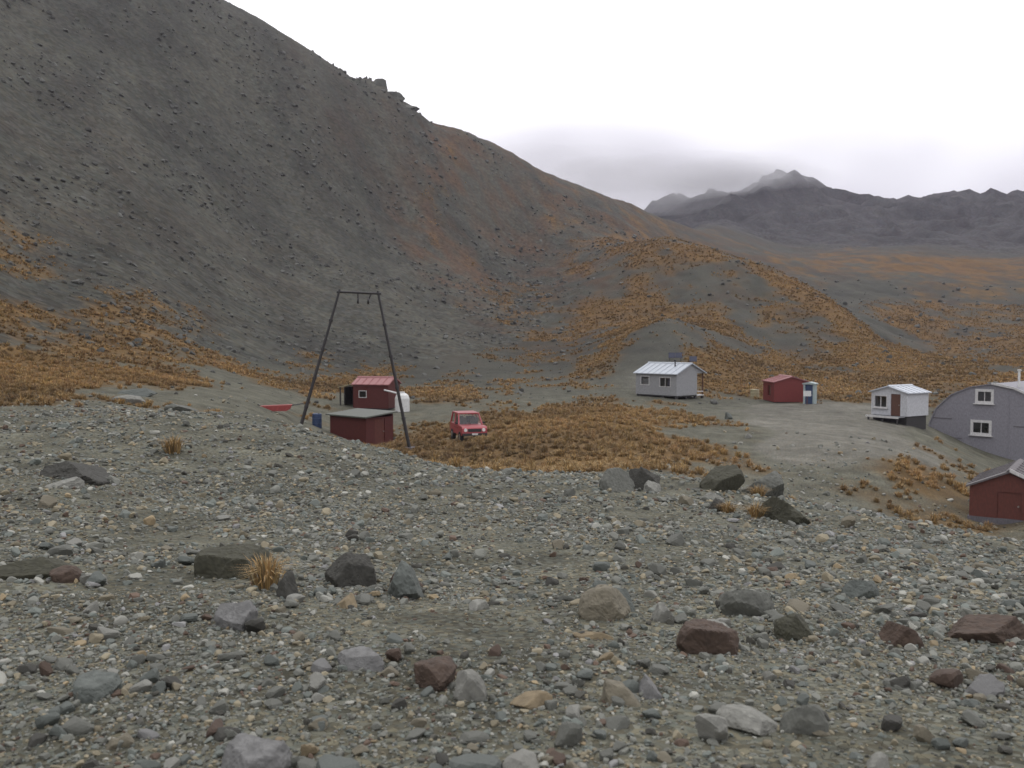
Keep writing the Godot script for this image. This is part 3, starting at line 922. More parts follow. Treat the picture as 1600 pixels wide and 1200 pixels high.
func small_white_hut() -> void:
	var at := on_ground(29.0, -69.2, 0.05)
	var t := thing("small_white_hut", "small white hut with a brown door on a raised dark base", "hut", at, deg_to_rad(-125.0 - 22.0))
	# the gable towards the yard holds the window and the door
	gable_hut(t, 2.6, 3.0, 0.5, 1.7, 0.42, M.white_paint, M.white_roof, [[], [], [[1.55, 0.0, 0.8, 1.6], [0.2, 0.6, 1.0, 0.8]], []], 0.16, 0.6)
	door(t, Vector3(1.25, 1.3, 1.4 - 1.95), Vector3.FORWARD, Vector3.RIGHT, 0.8, 1.6, M.brown_wood)
	window(t, Vector3(1.25, 1.5, 1.4 - 0.7), Vector3.FORWARD, Vector3.RIGHT, 1.0, 0.8, 0.07, M.white_trim, 1, 0.12)
	var st := begin()
	box(st, Vector3(0, -0.03, 0), Vector3(2.4, 1.05, 2.8))
	part("foundation", st, M.dark_base, t)
	st = begin()
	for k in 6:
		box(st, Vector3(1.37 + k * 0.135, 0.45, 0.0), Vector3(0.12, 0.05, 2.7))
	part("deck", st, M.grey_galv, t)
	st = begin()
	box(st, Vector3(2.13, 0.43, 0.0), Vector3(0.05, 0.14, 2.72))
	part("deck_fascia", st, M.white_trim, t)
	for z in [-1.2, 0.0, 1.2]:
		st = begin()
		box(st, Vector3(2.03, -0.2, z), Vector3(0.1, 1.2, 0.1))
		part("post", st, M.dark_base, t)


func barn_top(x: float) -> float:
	var p := [[0.0, 5.85], [1.6, 5.55], [3.0, 4.9], [4.1, 3.8], [4.6, 2.6], [4.8, 0.0]]
	var a := absf(x)
	for k in p.size() - 1:
		if a <= p[k + 1][0]:
			return lerpf(p[k][1], p[k + 1][1], (a - p[k][0]) / (p[k + 1][0] - p[k][0]))
	return 0.0


func grey_barn() -> void:
	var at := on_ground(36.6, -70.6, 0.0)
	at.y = -7.55
	var t := thing("round_roofed_lodge", "large lilac-grey lodge with rounded roof and two white-framed windows stacked in its gable", "lodge", at, deg_to_rad(-20.0 - 27.0))
	var wins := [[-0.52, 4.55, 0.95, 0.72], [-0.72, 2.1, 1.15, 0.78]]
	var xs := [-4.8, -4.6, -4.1, -3.0, -1.6, 0.0, 1.6, 3.0, 4.1, 4.6, 4.8]
	for w in wins:
		xs.append_array([w[0] - w[2] * 0.5, w[0] + w[2] * 0.5])
	xs.sort()
	var st := begin()
	for k in xs.size() - 1:
		var a: float = xs[k]
		var b: float = xs[k + 1]
		var floors := [-1.2]
		var m := (a + b) * 0.5
		var ends := []
		for i in [1, 0]:
			if absf(m - wins[i][0]) < wins[i][2] * 0.5:
				ends.append(wins[i][1])
				floors.append(wins[i][1] + wins[i][3])
		for j in floors.size():
			if j < ends.size():
				prism(st, [Vector2(a, floors[j]), Vector2(b, floors[j]), Vector2(b, ends[j]), Vector2(a, ends[j])], Vector3(0, 0, -0.12), Vector3.RIGHT, Vector3.UP, Vector3(0, 0, 0.12))
			else:
				prism(st, [Vector2(a, floors[j]), Vector2(b, floors[j]), Vector2(b, barn_top(b)), Vector2(a, barn_top(a))], Vector3(0, 0, -0.12), Vector3.RIGHT, Vector3.UP, Vector3(0, 0, 0.12))
	part("gable_wall", st, M.lilac_paint, t)
	for w in wins:
		window(t, Vector3(w[0], w[1] + w[3] * 0.5, -0.05), Vector3.RIGHT, Vector3.BACK, w[2], w[3], 0.2, M.white_trim, 1, 0.14, M.white_trim)
	var prof := [-4.8, -4.6, -4.1, -3.0, -1.6, 0.0, 1.6, 3.0, 4.1, 4.6, 4.8]
	st = begin()
	for k in prof.size() - 1:
		var a := Vector2(prof[k], barn_top(prof[k]))
		var b := Vector2(prof[k + 1], barn_top(prof[k + 1]))
		if k == 0:
			a.y = -1.2
		if k == prof.size() - 2:
			b.y = -1.2
		var up := (b - a).orthogonal().normalized() * 0.07
		if up.y < 0.0:
			up = -up
		if k == 0:
			up = Vector2(-0.07, 0)
		if k == prof.size() - 2:
			up = Vector2(0.07, 0)
		prism(st, [a, b, b + up, a + up], Vector3(0, 0, -11.0), Vector3.RIGHT, Vector3.UP, Vector3(0, 0, 11.1))
	part("roof", st, M.lilac_paint, t)
	st = begin()
	for k in range(5, prof.size() - 1):
		var a := Vector2(prof[k], barn_top(prof[k]))
		var b := Vector2(prof[k + 1], barn_top(prof[k + 1]))
		var up := (b - a).orthogonal().normalized() * (0.16 if (b - a).orthogonal().y > 0 else -0.16)
		prism(st, [a, b, b + up, a + up], Vector3(0, 0, 0.11), Vector3.RIGHT, Vector3.UP, Vector3(0, 0, 0.05))
	part("barge_board", st, M.white_trim, t)
	for q in [[-4.35, -2.9, 3.05], [-3.9, -2.1, 1.55], [1.6, 4.5, 2.75], [-4.7, 4.7, 0.12]]:
		st = begin()
		box(st, Vector3((q[0] + q[1]) * 0.5, q[2], 0.012), Vector3(q[1] - q[0], 0.06, 0.03))
		part("batten", st, M.concrete, t)
	st = begin()
	box(st, Vector3(1.25, 2.6, 0.012), Vector3(0.08, 5.0, 0.03))
	part("cover_strip", st, M.lilac_paint, t)
	st = begin()
	tube(st, Vector3(1.5, 5.4, -1.2), Vector3(1.5, 6.9, -1.2), 0.09, 0.09)
	tube(st, Vector3(1.5, 6.9, -1.2), Vector3(1.5, 7.0, -1.2), 0.15, 0.13)
	part("flue", st, M.bright_white, t)
	st = begin()
	box(st, Vector3(0, 1.0, -10.9), Vector3(9.2, 4.2, 0.1))
	box(st, Vector3(0, -0.3, -5.5), Vector3(9.2, 0.1, 10.7))
	box(st, Vector3(0, 3.55, -5.5), Vector3(8.2, 0.1, 10.7))
	part("inner_floor", st, M.interior, t)


func brown_shed() -> void:
	var at := on_ground(19.6, -35.9)
	at.y = -5.6
	var t := thing("red_brown_shed", "red-brown gabled shed on a grey concrete base below the gravel slope", "shed", at, deg_to_rad(-90.0 - 8.0 - 26.0))
	gable_hut(t, 3.6, 2.7, 0.62, 1.15, 0.6, M.brown_red, M.dull_roof, [[], [], [[0.85, 0.0, 0.8, 1.0]], []], 0.12, 0.6)
	door(t, Vector3(1.75, 1.12, 0.0), Vector3.FORWARD, Vector3.RIGHT, 0.8, 1.0, M.brown_red)
	var st := begin()
	box(st, Vector3(0, 0.1, 0), Vector3(3.7, 1.03, 2.8))
	part("foundation", st, M.concrete, t)
	st = begin()
	prism(st, [Vector2(0, 2.41), Vector2(-1.5, 1.745), Vector2(-1.5, 1.88), Vector2(0, 2.545)], Vector3(1.93, 0, 0), Vector3.BACK, Vector3.UP, Vector3(0.05, 0, 0))
	part("barge_board", st, M.white_trim, t)


func red_shed_with_lean_to() -> void:
	var at := on_ground(-11.3, -77.3)
	var t := thing("red_shed", "red shed with a faded pink roof and a dark open lean-to", "shed", at, deg_to_rad(-14.0))
	gable_hut(t, 3.1, 2.6, 0.05, 1.95, 0.5, M.dark_red, M.red_roof, [[[0.55, 0.9, 0.6, 0.5]], [], [], []], 0.12, 0.6)
	window(t, Vector3(-0.7, 1.2, 1.25), Vector3.RIGHT, Vector3.BACK, 0.6, 0.5, 0.05, M.white_trim)
	var st := begin()
	box(st, Vector3(0, -0.25, 0), Vector3(2.9, 0.58, 2.4))
	part("foundation", st, M.dark_base, t)
	st = begin()
	prism(st, [Vector2(-1.56, 2.0), Vector2(-2.9, 1.72), Vector2(-2.9, 1.79), Vector2(-1.56, 2.07)], Vector3(0, 0, -1.2), Vector3.RIGHT, Vector3.UP, Vector3(0, 0, 2.5))
	part("lean_to_roof", st, M.cream_paint, t)
	st = begin()
	box(st, Vector3(-2.2, 0.7, -1.1), Vector3(1.25, 2.0, 0.08))
	box(st, Vector3(-2.8, 0.7, -0.4), Vector3(0.08, 2.0, 1.3))
	part("lean_to_wall", st, M.dark_base, t)
	for z in [1.1]:
		st = begin()
		box(st, Vector3(-2.78, 0.7, z), Vector3(0.1, 2.1, 0.1))
		part("post", st, M.dark_base, t)


func dark_red_shed() -> void:
	var turn := deg_to_rad(-50.0 + 8.9)
	var b := Basis(Vector3.UP, turn)
	var corner := Vector3(-8.9, 0, -56.3)
	var at := corner - b * Vector3(1.75, 0, 1.1)
	at.y = base_height(corner.x, corner.z) - 0.05
	var t := thing("dark_red_shed", "low dark red shed with flat grey-green roof behind the gravel rise", "shed", at, turn)
	wall(t, M.dark_red, Vector3(-1.75, -0.4, 1.05), Vector3.RIGHT, 3.5, 2.15, 0.1)
	wall(t, M.dark_red, Vector3(1.75, -0.4, -1.05), Vector3.LEFT, 3.5, 2.3, 0.1)
	wall(t, M.dark_red, Vector3(1.70, -0.4, 1.0), Vector3.FORWARD, 2.0, 2.15, 0.1, [[0.6, 0.45, 0.8, 1.6]])
	wall(t, M.dark_red, Vector3(-1.70, -0.4, -1.0), Vector3.BACK, 2.0, 2.15, 0.1)
	door(t, Vector3(1.7, 0.85, 0.0), Vector3.FORWARD, Vector3.RIGHT, 0.8, 1.6, M.brown_red)
	var st := begin()
	prism(st, [Vector2(-1.3, 1.98), Vector2(1.3, 1.76), Vector2(1.3, 1.84), Vector2(-1.3, 2.06)], Vector3(-1.95, 0, 0), Vector3.BACK, Vector3.UP, Vector3(3.9, 0, 0))
	part("roof", st, M.green_roof, t)
	st = begin()
	box(st, Vector3(0, -0.3, 0), Vector3(3.3, 0.15, 2.0))
	part("floor", st, M.interior, t)


# ---------------------------------------------------------------- tow pylon, car, tanks and other yard things

func make_yard_things() -> void:
	tow_pylon()
	red_car()
	tanks_and_drums()
	solar_panels()


func tow_pylon() -> void:
	var l_foot := on_ground(-10.83, -46.76)
	var r_foot := on_ground(-5.29, -47.71)
	var l_top := Vector3(-8.77, 4.15, -47.19)
	var r_top := Vector3(-6.83, 4.08, -47.51)
	var at := (l_foot + r_foot) * 0.5
	var t := thing("tow_pylon", "tall dark two-legged tow pylon with hanging pulleys on its crossbar", "pylon", at)
	for p in [[l_foot, l_top], [r_foot, r_top]]:
		var st := begin()
		var foot: Vector3 = p[0] - at
		var top: Vector3 = p[1] - at
		var d := (top - foot).normalized()
		tube(st, foot - d * 0.5, top + d * 0.12, 0.095, 0.06)
		for k in 4:
			var q := foot.lerp(top, 0.2 + 0.2 * k)
			tube(st, q - d * 0.06, q + d * 0.06, 0.108, 0.108)
		var leg := part("leg", st, M.dark_steel, t)
		st = begin()
		box(st, foot + Vector3(0, -0.03, 0), Vector3(0.5, 0.3, 0.5))
		part("footing", st, M.concrete, leg)
	var st := begin()
	var a := l_top - at
	var b := r_top - at
	var u := (b - a).normalized()
	tube(st, a - u * 0.12, b + u * 0.15, 0.06, 0.06)
	part("crossbar", st, M.dark_steel, t)
	for k in [0.48, 0.82]:
		st = begin()
		var q := a.lerp(b, k)
		var low := q + Vector3(0.0, -0.42, 0.0) - u * (0.16 if k > 0.6 else 0.0)
		tube(st, q, low, 0.035, 0.035, 8)
		var h := part("hanger", st, M.dark_steel, t)
		st = begin()
		var ax := u.cross(Vector3.UP).normalized()
		tube(st, low - u * 0.05, low - u * 0.02, 0.17, 0.13, 18)
		tube(st, low - u * 0.02, low + u * 0.02, 0.13, 0.13, 18)
		tube(st, low + u * 0.02, low + u * 0.05, 0.13, 0.17, 18)
		part("pulley", st, M.dark_steel, h)


func red_car() -> void:
	var at := on_ground(-2.40, -50.6, 0.0)
	var t := thing("red_car", "small boxy red car parked among the tussock below the scree", "car", at, deg_to_rad(-74.0))
	t.scale = Vector3.ONE * 0.9
	# length along x, nose at +x
	var st := begin()
	prism(st, [Vector2(-1.65, 0.42), Vector2(1.55, 0.42), Vector2(1.68, 0.55), Vector2(1.66, 0.86), Vector2(1.55, 0.96), Vector2(-1.62, 1.0), Vector2(-1.68, 0.9)], Vector3(0, 0, -0.76), Vector3.RIGHT, Vector3.UP, Vector3(0, 0, 1.52))
	part("body", st, M.car_red, t)
	st = begin()
	for k in 2:
		var w0 := 0.72
		var w1 := 0.62
		var lo := [Vector2(-1.58, 0.99), Vector2(0.62, 0.97)]
		var hi := [Vector2(-1.45, 1.62), Vector2(0.12, 1.62)]
		if k == 0:
			box(st, Vector3(-0.66, 1.63, 0), Vector3(1.66, 0.07, 1.3))
		else:
			for s in [-1.0, 1.0]:
				for i in 2:
					tube(st, Vector3(lo[i].x, lo[i].y, s * w0), Vector3(hi[i].x, hi[i].y, s * w1), 0.05, 0.045, 8)
				tube(st, Vector3(-0.5, 0.99, s * w0), Vector3(-0.55, 1.62, s * w1), 0.045, 0.045, 8)
	part("roof", st, M.car_red, t)
	for s in [-1.0, 1.0]:
		for q in [[-1.52, -0.54, -1.42, -0.58], [-0.46, 0.57, -0.5, 0.09]]:
			st = begin()
			quad(st, Vector3(q[0], 1.0, s * 0.715), Vector3(q[1], 1.0, s * 0.715), Vector3(q[3], 1.6, s * 0.615), Vector3(q[2], 1.6, s * 0.615))
			part("side_window", st, M.glass, t)
	st = begin()
	quad(st, Vector3(0.62, 0.98, 0.7), Vector3(0.62, 0.98, -0.7), Vector3(0.12, 1.61, -0.6), Vector3(0.12, 1.61, 0.6))
	part("windscreen", st, M.glass, t)
	st = begin()
	quad(st, Vector3(-1.57, 1.0, -0.7), Vector3(-1.57, 1.0, 0.7), Vector3(-1.44, 1.61, 0.6), Vector3(-1.44, 1.61, -0.6))
	part("rear_window", st, M.glass, t)
	for x in [-0.95, 0.0]:
		for z in [-0.35, 0.35]:
			st = begin()
			box(st, Vector3(x, 1.1, z), Vector3(0.14, 0.55, 0.5))
			part("seat", st, M.interior, t)
	for s in [-1.0, 1.0]:
		st = begin()
		tube(st, Vector3(1.62, 0.76, s * 0.55), Vector3(1.70, 0.76, s * 0.55), 0.11, 0.1, 14)
		part("headlight", st, M.lens, t)
		for x in [-1.05, 1.05]:
			st = begin()
			tube(st, Vector3(x, 0.3, s * 0.60), Vector3(x, 0.3, s * 0.79), 0.33, 0.33, 20)
			var w := part("wheel", st, M.tyre, t)
			st = begin()
			tube(st, Vector3(x, 0.3, s * 0.785), Vector3(x, 0.3, s * 0.80), 0.19, 0.17, 16)
			part("rim", st, M.chrome, w)
	st = begin()
	box(st, Vector3(1.71, 0.5, 0), Vector3(0.1, 0.14, 1.5))
	part("bumper", st, M.dark_steel, t)
	st = begin()
	box(st, Vector3(1.67, 0.74, 0), Vector3(0.04, 0.18, 0.8))
	part("grille", st, M.dark_steel, t)
	st = begin()
	box(st, Vector3(1.765, 0.52, 0), Vector3(0.012, 0.1, 0.36))
	part("number_plate", st, M.bright_white, t)
	for s in [-1.0, 1.0]:
		st = begin()
		box(st, Vector3(0.5, 1.08, s * 0.84), Vector3(0.07, 0.12, 0.16))
		part("mirror", st, M.dark_steel, t)
		st = begin()
		box(st, Vector3(0.05, 0.8, s * 0.763), Vector3(1.1, 0.02, 0.008))
		part("side_moulding", st, M.dark_steel, t)


func tanks_and_drums() -> void:
	# rainwater tank against the red shed
	var t := thing("water_tank", "round white tank with a sloping white pipe beside the red shed", "water tank", on_ground(-8.95, -75.4))
	var st := begin()
	lathe(st, Vector3(0, -0.1, 0), [Vector2(0, 0), Vector2(0.55, 0), Vector2(0.6, 0.08), Vector2(0.6, 1.15), Vector2(0.5, 1.42), Vector2(0.28, 1.58), Vector2(0, 1.62)], 24)
	part("tank_body", st, M.bright_white, t)
	st = begin()
	tube(st, Vector3(-0.15, 1.42, 0.1), Vector3(-1.5, 1.72, -0.3), 0.07, 0.07)
	part("pipe", st, M.bright_white, t)
	st = begin()
	lathe(st, Vector3(0, 1.5, 0), [Vector2(0.22, 0), Vector2(0.22, 0.09), Vector2(0, 0.1)], 16)
	part("lid", st, M.bright_white, t)
	# cream tank by the red hut
	t = thing("cream_drum", "squat cream drum standing in the tussock by the yard", "drum", on_ground(24.4, -93.0))
	st = begin()
	lathe(st, Vector3(0, -0.1, 0), [Vector2(0, 0), Vector2(0.42, 0), Vector2(0.42, 0.3), Vector2(0.45, 0.33), Vector2(0.42, 0.36), Vector2(0.42, 0.62), Vector2(0.45, 0.65), Vector2(0.42, 0.68), Vector2(0.42, 0.92), Vector2(0.44, 0.95), Vector2(0.4, 0.97), Vector2(0, 0.95)], 20)
	part("drum_body", st, M.cream_paint, t)
	st = begin()
	tube(st, Vector3(0.2, 0.84, 0.1), Vector3(0.2, 0.89, 0.1), 0.05, 0.05, 10)
	part("bung", st, M.dark_steel, t)
	# blue drum near the dark red shed
	t = thing("blue_drum", "small blue drum to the side of the dark red shed", "drum", on_ground(-12.45, -59.0))
	st = begin()
	lathe(st, Vector3(0, -0.1, 0), [Vector2(0, 0), Vector2(0.3, 0), Vector2(0.3, 0.3), Vector2(0.325, 0.32), Vector2(0.3, 0.34), Vector2(0.3, 0.6), Vector2(0.325, 0.62), Vector2(0.3, 0.64), Vector2(0.3, 0.9), Vector2(0.27, 0.93), Vector2(0, 0.91)], 20)
	part("drum_body", st, M.blue_paint, t)
	st = begin()
	tube(st, Vector3(0.13, 0.8, 0.05), Vector3(0.13, 0.86, 0.05), 0.045, 0.045, 10)
	part("bung", st, M.dark_steel, t)
	# low red sledge
	t = thing("red_sledge", "long low red sledge lying beyond the grassy rise", "sledge", on_ground(-14.2, -55.0, 0.03), deg_to_rad(12.0))
	st = begin()
	prism(st, [Vector2(-0.95, 0.0), Vector2(0.75, 0.0), Vector2(1.0, 0.12), Vector2(1.1, 0.36), Vector2(1.0, 0.36), Vector2(-1.0, 0.3)], Vector3(0, 0, -0.32), Vector3.RIGHT, Vector3.UP, Vector3(0, 0, 0.64))
	part("hull", st, M.orange_red, t)
	st = begin()
	for s in [-1.0, 1.0]:
		tube(st, Vector3(1.0, 0.3, s * 0.2), Vector3(1.75, 0.42, s * 0.18), 0.02, 0.02, 8)
	tube(st, Vector3(1.75, 0.42, -0.2), Vector3(1.75, 0.42, 0.2), 0.022, 0.022, 8)
	part("handle", st, M.dark_steel, t)


func solar_panels() -> void:
	for k in [[19.6, -111.3, 1.65, "wide dark blue panel tilted on the gravel bank behind the white hut"], [21.6, -110.6, 0.9, "short dark panel on the gravel bank beside the wide one"]]:
		var t := thing("solar_panel", k[3], "panel", on_ground(k[0], k[1]), deg_to_rad(-8.0), "panels on the bank")
		var bs := Basis(Vector3.RIGHT, deg_to_rad(-25.0))
		var st := begin()
		box(st, Vector3(0, 0.72, 0), Vector3(k[2], 0.72, 0.05), bs)
		var f := part("frame", st, M.dark_steel, t)
		var n := 2 if k[2] > 1.0 else 1
		for i in n:
			st = begin()
			box(st, Vector3(k[2] * ((i + 0.5) / n - 0.5), 0.72, 0) + bs.z * 0.028, Vector3(k[2] / n - 0.06, 0.66, 0.01), bs)
			part("cell_sheet", st, M.panel_blue, f)
		for s in [-1.0, 1.0]:
			st = begin()
			tube(st, Vector3(s * k[2] * 0.4, -0.2, -0.05), Vector3(s * k[2] * 0.4, 0.68, -0.05), 0.035, 0.035, 8)
			part("leg", st, M.dark_steel, t)


# ---------------------------------------------------------------- rocks

var balls := {}


func ball(sub: int) -> Array:
	if balls.has(sub):
		return balls[sub]
	var v: Array[Vector3] = []
	var f: Array = []
	if sub == 0:
		var g := (1.0 + sqrt(5.0)) / 2.0
		for p in [[-1, g, 0], [1, g, 0], [-1, -g, 0], [1, -g, 0], [0, -1, g], [0, 1, g], [0, -1, -g], [0, 1, -g], [g, 0, -1], [g, 0, 1], [-g, 0, -1], [-g, 0, 1]]:
			v.append(Vector3(p[0], p[1], p[2]).normalized())
		f = [[0, 11, 5], [0, 5, 1], [0, 1, 7], [0, 7, 10], [0, 10, 11], [1, 5, 9], [5, 11, 4], [11, 10, 2], [10, 7, 6], [7, 1, 8], [3, 9, 4], [3, 4, 2], [3, 2, 6], [3, 6, 8], [3, 8, 9], [4, 9, 5], [2, 4, 11], [6, 2, 10], [8, 6, 7], [9, 8, 1]]
	else:
		var prev := ball(sub - 1)
		v.assign(prev[0])
		var mid := {}
		for t in prev[1]:
			var m := []
			for k in 3:
				var a: int = t[k]
				var b: int = t[(k + 1) % 3]
				var key := mini(a, b) * 100000 + maxi(a, b)
				if not mid.has(key):
					mid[key] = v.size()
					v.append((v[a] + v[b]).normalized())
				m.append(mid[key])
			f.append_array([[t[0], m[0], m[2]], [t[1], m[1], m[0]], [t[2], m[2], m[1]], [m[0], m[1], m[2]]])
	balls[sub] = [v, f]
	return balls[sub]


# an angular block: a ball cut by planes of cleavage, with broken, pitted faces
func rock_mesh(sd: int, sub: int, planes: int, rough: float, size := Vector3.ONE, slope := Vector3.ZERO) -> ArrayMesh:
	var g := RandomNumberGenerator.new()
	g.seed = sd
	var nz := FastNoiseLite.new()
	nz.seed = sd
	nz.frequency = 1.3
	nz.fractal_octaves = 4
	var cuts := []
	for k in planes:
		var d := Vector3(g.randfn(), g.randfn(), g.randfn()).normalized()
		cuts.append([d, g.randf_range(0.46, 0.82)])
	if slope != Vector3.ZERO:
		cuts.append([slope.normalized(), 0.5])
	var b := ball(sub)
	var pts := PackedVector3Array()
	for d: Vector3 in b[0]:
		var r := 1.0
		for c in cuts:
			var q: float = d.dot(c[0])
			if q > 0.05:
				r = minf(r, c[1] / q)
		r *= 1.0 + nz.get_noise_3dv(d * 1.2) * rough + nz.get_noise_3dv(d * 5.0 + Vector3(9, 3, 1)) * rough * 0.45
		pts.append(d * r * size)
	var p := PackedVector3Array()
	var n := PackedVector3Array()
	for t in b[1]:
		var q0 := pts[t[0]]
		var q1 := pts[t[1]]
		var q2 := pts[t[2]]
		var m := (q1 - q0).cross(q2 - q0).normalized()
		if m.dot(q0 + q1 + q2) < 0.0:
			m = -m
			p.append_array([q0, q1, q2])
		else:
			p.append_array([q0, q2, q1])
		n.append_array([m, m, m])
	var arr := []
	arr.resize(Mesh.ARRAY_MAX)
	arr[Mesh.ARRAY_VERTEX] = p
	arr[Mesh.ARRAY_NORMAL] = n
	var am := ArrayMesh.new()
	am.add_surface_from_arrays(Mesh.PRIMITIVE_TRIANGLES, arr)
	return am


func make_boulders() -> void:
	# x, z, width, height, depth, turn, material, label
	var list := [
		[-2.45, -8.30, 0.66, 0.46, 0.55, 0.2, "stone_olive", "big dark mossy boulder with a pale sloping top beside a tussock"],
		[-1.40, -7.85, 0.42, 0.32, 0.36, 1.1, "stone_dark", "squat dark brown boulder between the mossy boulder and the slabby rock"],
		[-0.88, -7.60, 0.46, 0.32, 0.36, 2.0, "stone_blue", "grey slabby rock with a dark undercut edge"],
		[-4.05, -7.75, 0.70, 0.20, 0.40, 0.4, "stone_olive", "long low mossy dark rock at the very edge of the picture"],
		[-3.72, -7.62, 0.24, 0.13, 0.20, 0.9, "stone_red", "small rusty rock at the end of the low mossy rock"],
		[-1.85, -6.12, 0.33, 0.20, 0.24, 2.4, "stone_lilac", "pale lilac block in front of the big mossy boulder"],
		[-1.77, -7.25, 0.18, 0.22, 0.20, 0.3, "stone_dark", "small upright black rock beside the grass tuft"],
		[0.68, -6.62, 0.42, 0.22, 0.32, 1.6, "stone_tan", "tan wedge-shaped boulder in the middle of the gravel"],
		[0.84, -7.05, 0.28, 0.20, 0.20, 2.7, "stone_blue", "bluish slab leaning behind the tan wedge boulder"],
		[0.62, -7.02, 0.18, 0.15, 0.16, 0.7, "stone_tan", "small tan stone behind the tan wedge boulder"],
		[1.24, -5.75, 0.36, 0.27, 0.28, 0.5, "stone_red", "dark red-brown jagged boulder with a black underside"],
		[1.36, -6.20, 0.24, 0.16, 0.2, 2.2, "stone_pale", "pale block behind the red-brown jagged boulder"],
		[1.12, -6.65, 0.2, 0.15, 0.18, 1.2, "stone_pale", "pale angular stone between the tan and red-brown boulders"],
		[1.80, -7.05, 0.36, 0.26, 0.3, 2.9, "stone_grey", "grey-green block standing behind the red-brown boulder"],
		[2.10, -18.6, 0.66, 0.48, 0.55, 0.8, "stone_grey", "pale-topped grey boulder at the gravel edge left of the dark one"],
		[2.80, -19.7, 0.86, 0.55, 0.6, 2.0, "stone_dark", "dark hollowed boulder at the gravel edge behind a white stone"],
		[2.95, -19.15, 0.48, 0.28, 0.34, 1.3, "stone_pale", "whitish rounded stone in front of the dark hollowed boulder"],
		[4.62, -20.4, 0.95, 0.72, 0.7, 0.4, "stone_olive", "tallest boulder of the row at the gravel edge"],
		[5.72, -21.0, 1.02, 0.60, 0.8, 2.5, "stone_grey", "broad grey boulder at the outer end of the gravel edge row"],
		[3.56, -16.0, 0.32, 0.28, 0.26, 0.9, "stone_dark", "small dark pointed rock before the tallest edge boulder"],
		[4.50, -15.1, 0.98, 0.42, 0.6, 1.9, "stone_olive", "long olive boulder with ochre grass at its end"],
		[3.88, -17.9, 0.5, 0.16, 0.4, 1.5, "stone_pale", "flat pale slab before the tallest edge boulder"],
		[1.99, -6.40, 0.33, 0.20, 0.26, 1.0, "stone_olive", "olive rock to the side of the red-brown jagged boulder"],
		[2.62, -6.18, 0.27, 0.22, 0.22, 0.1, "stone_red", "small dark red rock between the olive rock and reddish slab"],
		[3.24, -6.30, 0.62, 0.20, 0.42, 2.8, "stone_red", "wide reddish slab near the far side of the gravel"],
		[1.38, -4.30, 0.19, 0.15, 0.17, 0.6, "stone_grey", "light grey cube-like stone low in the foreground"],
		[1.16, -4.36, 0.34, 0.10, 0.24, 2.1, "stone_pale", "flat pale slab beside the light grey cube-like stone"],
		[-0.44, -4.92, 0.32, 0.15, 0.28, 1.7, "stone_red", "reddish brown block among pale stones in the foreground"],
		[-0.85, -5.18, 0.26, 0.14, 0.2, 0.2, "stone_lilac", "pale lilac flat-topped stone left of the reddish block"],
		[-0.23, -4.66, 0.17, 0.15, 0.15, 2.6, "stone_pale", "pale egg-shaped stone right of the reddish block"],
		[-1.08, -3.86, 0.29, 0.18, 0.24, 1.4, "stone_lilac", "large pale lilac block at the bottom edge"],
		[-2.16, -4.75, 0.26, 0.14, 0.22, 2.3, "stone_blue", "flat bluish slab low in the left gravel"],
		[-6.95, -14.7, 1.25, 0.40, 0.9, 1.9, "stone_dark", "long dark hump of rock on the left gravel"],
		[-6.62, -13.6, 0.62, 0.16, 0.36, 1.1, "stone_pale", "flat whitish rock in front of the long dark hump"],
		[-0.27, -6.92, 0.18, 0.10, 0.14, 0.8, "stone_pale", "small creamy stone alone on fine gravel"],
		[0.55, -4.65, 0.20, 0.14, 0.17, 2.4, "stone_tan", "tan stone touching a lilac one in the foreground"],
		[0.72, -4.78, 0.17, 0.13, 0.15, 1.8, "stone_lilac", "lilac stone touching a tan one in the foreground"],
		[2.96, -7.80, 0.30, 0.18, 0.22, 0.5, "stone_blue", "blue-grey pointed rock on the far side of the gravel"],
		[-1.22, -6.80, 0.20, 0.10, 0.15, 1.5, "stone_ochre", "yellow lichen-covered stone below the squat brown boulder"],
		[0.52, -5.98, 0.24, 0.07, 0.14, 2.7, "stone_ochre", "flat ochre stone in front of the tan wedge boulder"],
		[0.10, -4.55, 0.2, 0.07, 0.14, 0.4, "stone_ochre", "flat ochre stone in the middle foreground"],
		[-16.3, -39.2, 1.3, 0.42, 0.8, 0.6, "stone_pale", "pale rock slab showing through the far left tussock"],
		[-18.6, -45.8, 2.2, 0.5, 1.2, 1.0, "stone_blue", "broad grey outcrop in the far left tussock"],
		[-9.85, -27.6, 0.9, 0.34, 0.6, 0.2, "stone_grey", "grey outcrop at the tussock edge on the left"],
		[15.5, -66.3, 1.0, 0.62, 0.7, 1.4, "stone_blue", "bluish boulder on the tussock slope below the white hut"],
		[13.3, -52.0, 0.5, 0.34, 0.4, 2.2, "stone_pale", "small pale boulder on the tussock slope above the edge row"],
	]
	var k := 0
	for q in list:
		k += 1
		var w: float = q[2]
		var size := Vector3(w * 0.62, q[3] * 0.92, q[4] * 0.62)
		var sl := Vector3(0.25, 1.0, 0.15) if k == 1 else Vector3.ZERO
		var o := MeshInstance3D.new()
		o.name = numbered("boulder")
		o.mesh = rock_mesh(900 + k * 7, 4 if w > 0.25 else 3, 10, 0.085, size, sl)
		o.material_override = M[q[6]]
		add_child(o)
		o.position = on_ground(q[0], q[1], q[3] * (0.06 if w < 1.2 else -0.12))
		o.rotation.y = q[5]
		tag(o, q[7], "rock")
	# broken rock standing proud on the skyline of the scree ridge
	var crag := [[-48.0, -342.0, 4.5, 2.0, "jagged rock tooth on the skyline of the scree ridge"], [-43.0, -342.5, 5.5, 1.8, "middle rock step on the skyline of the scree ridge"], [-37.0, -343.0, 4.5, 1.5, "lowest rock step on the skyline of the scree ridge"]]
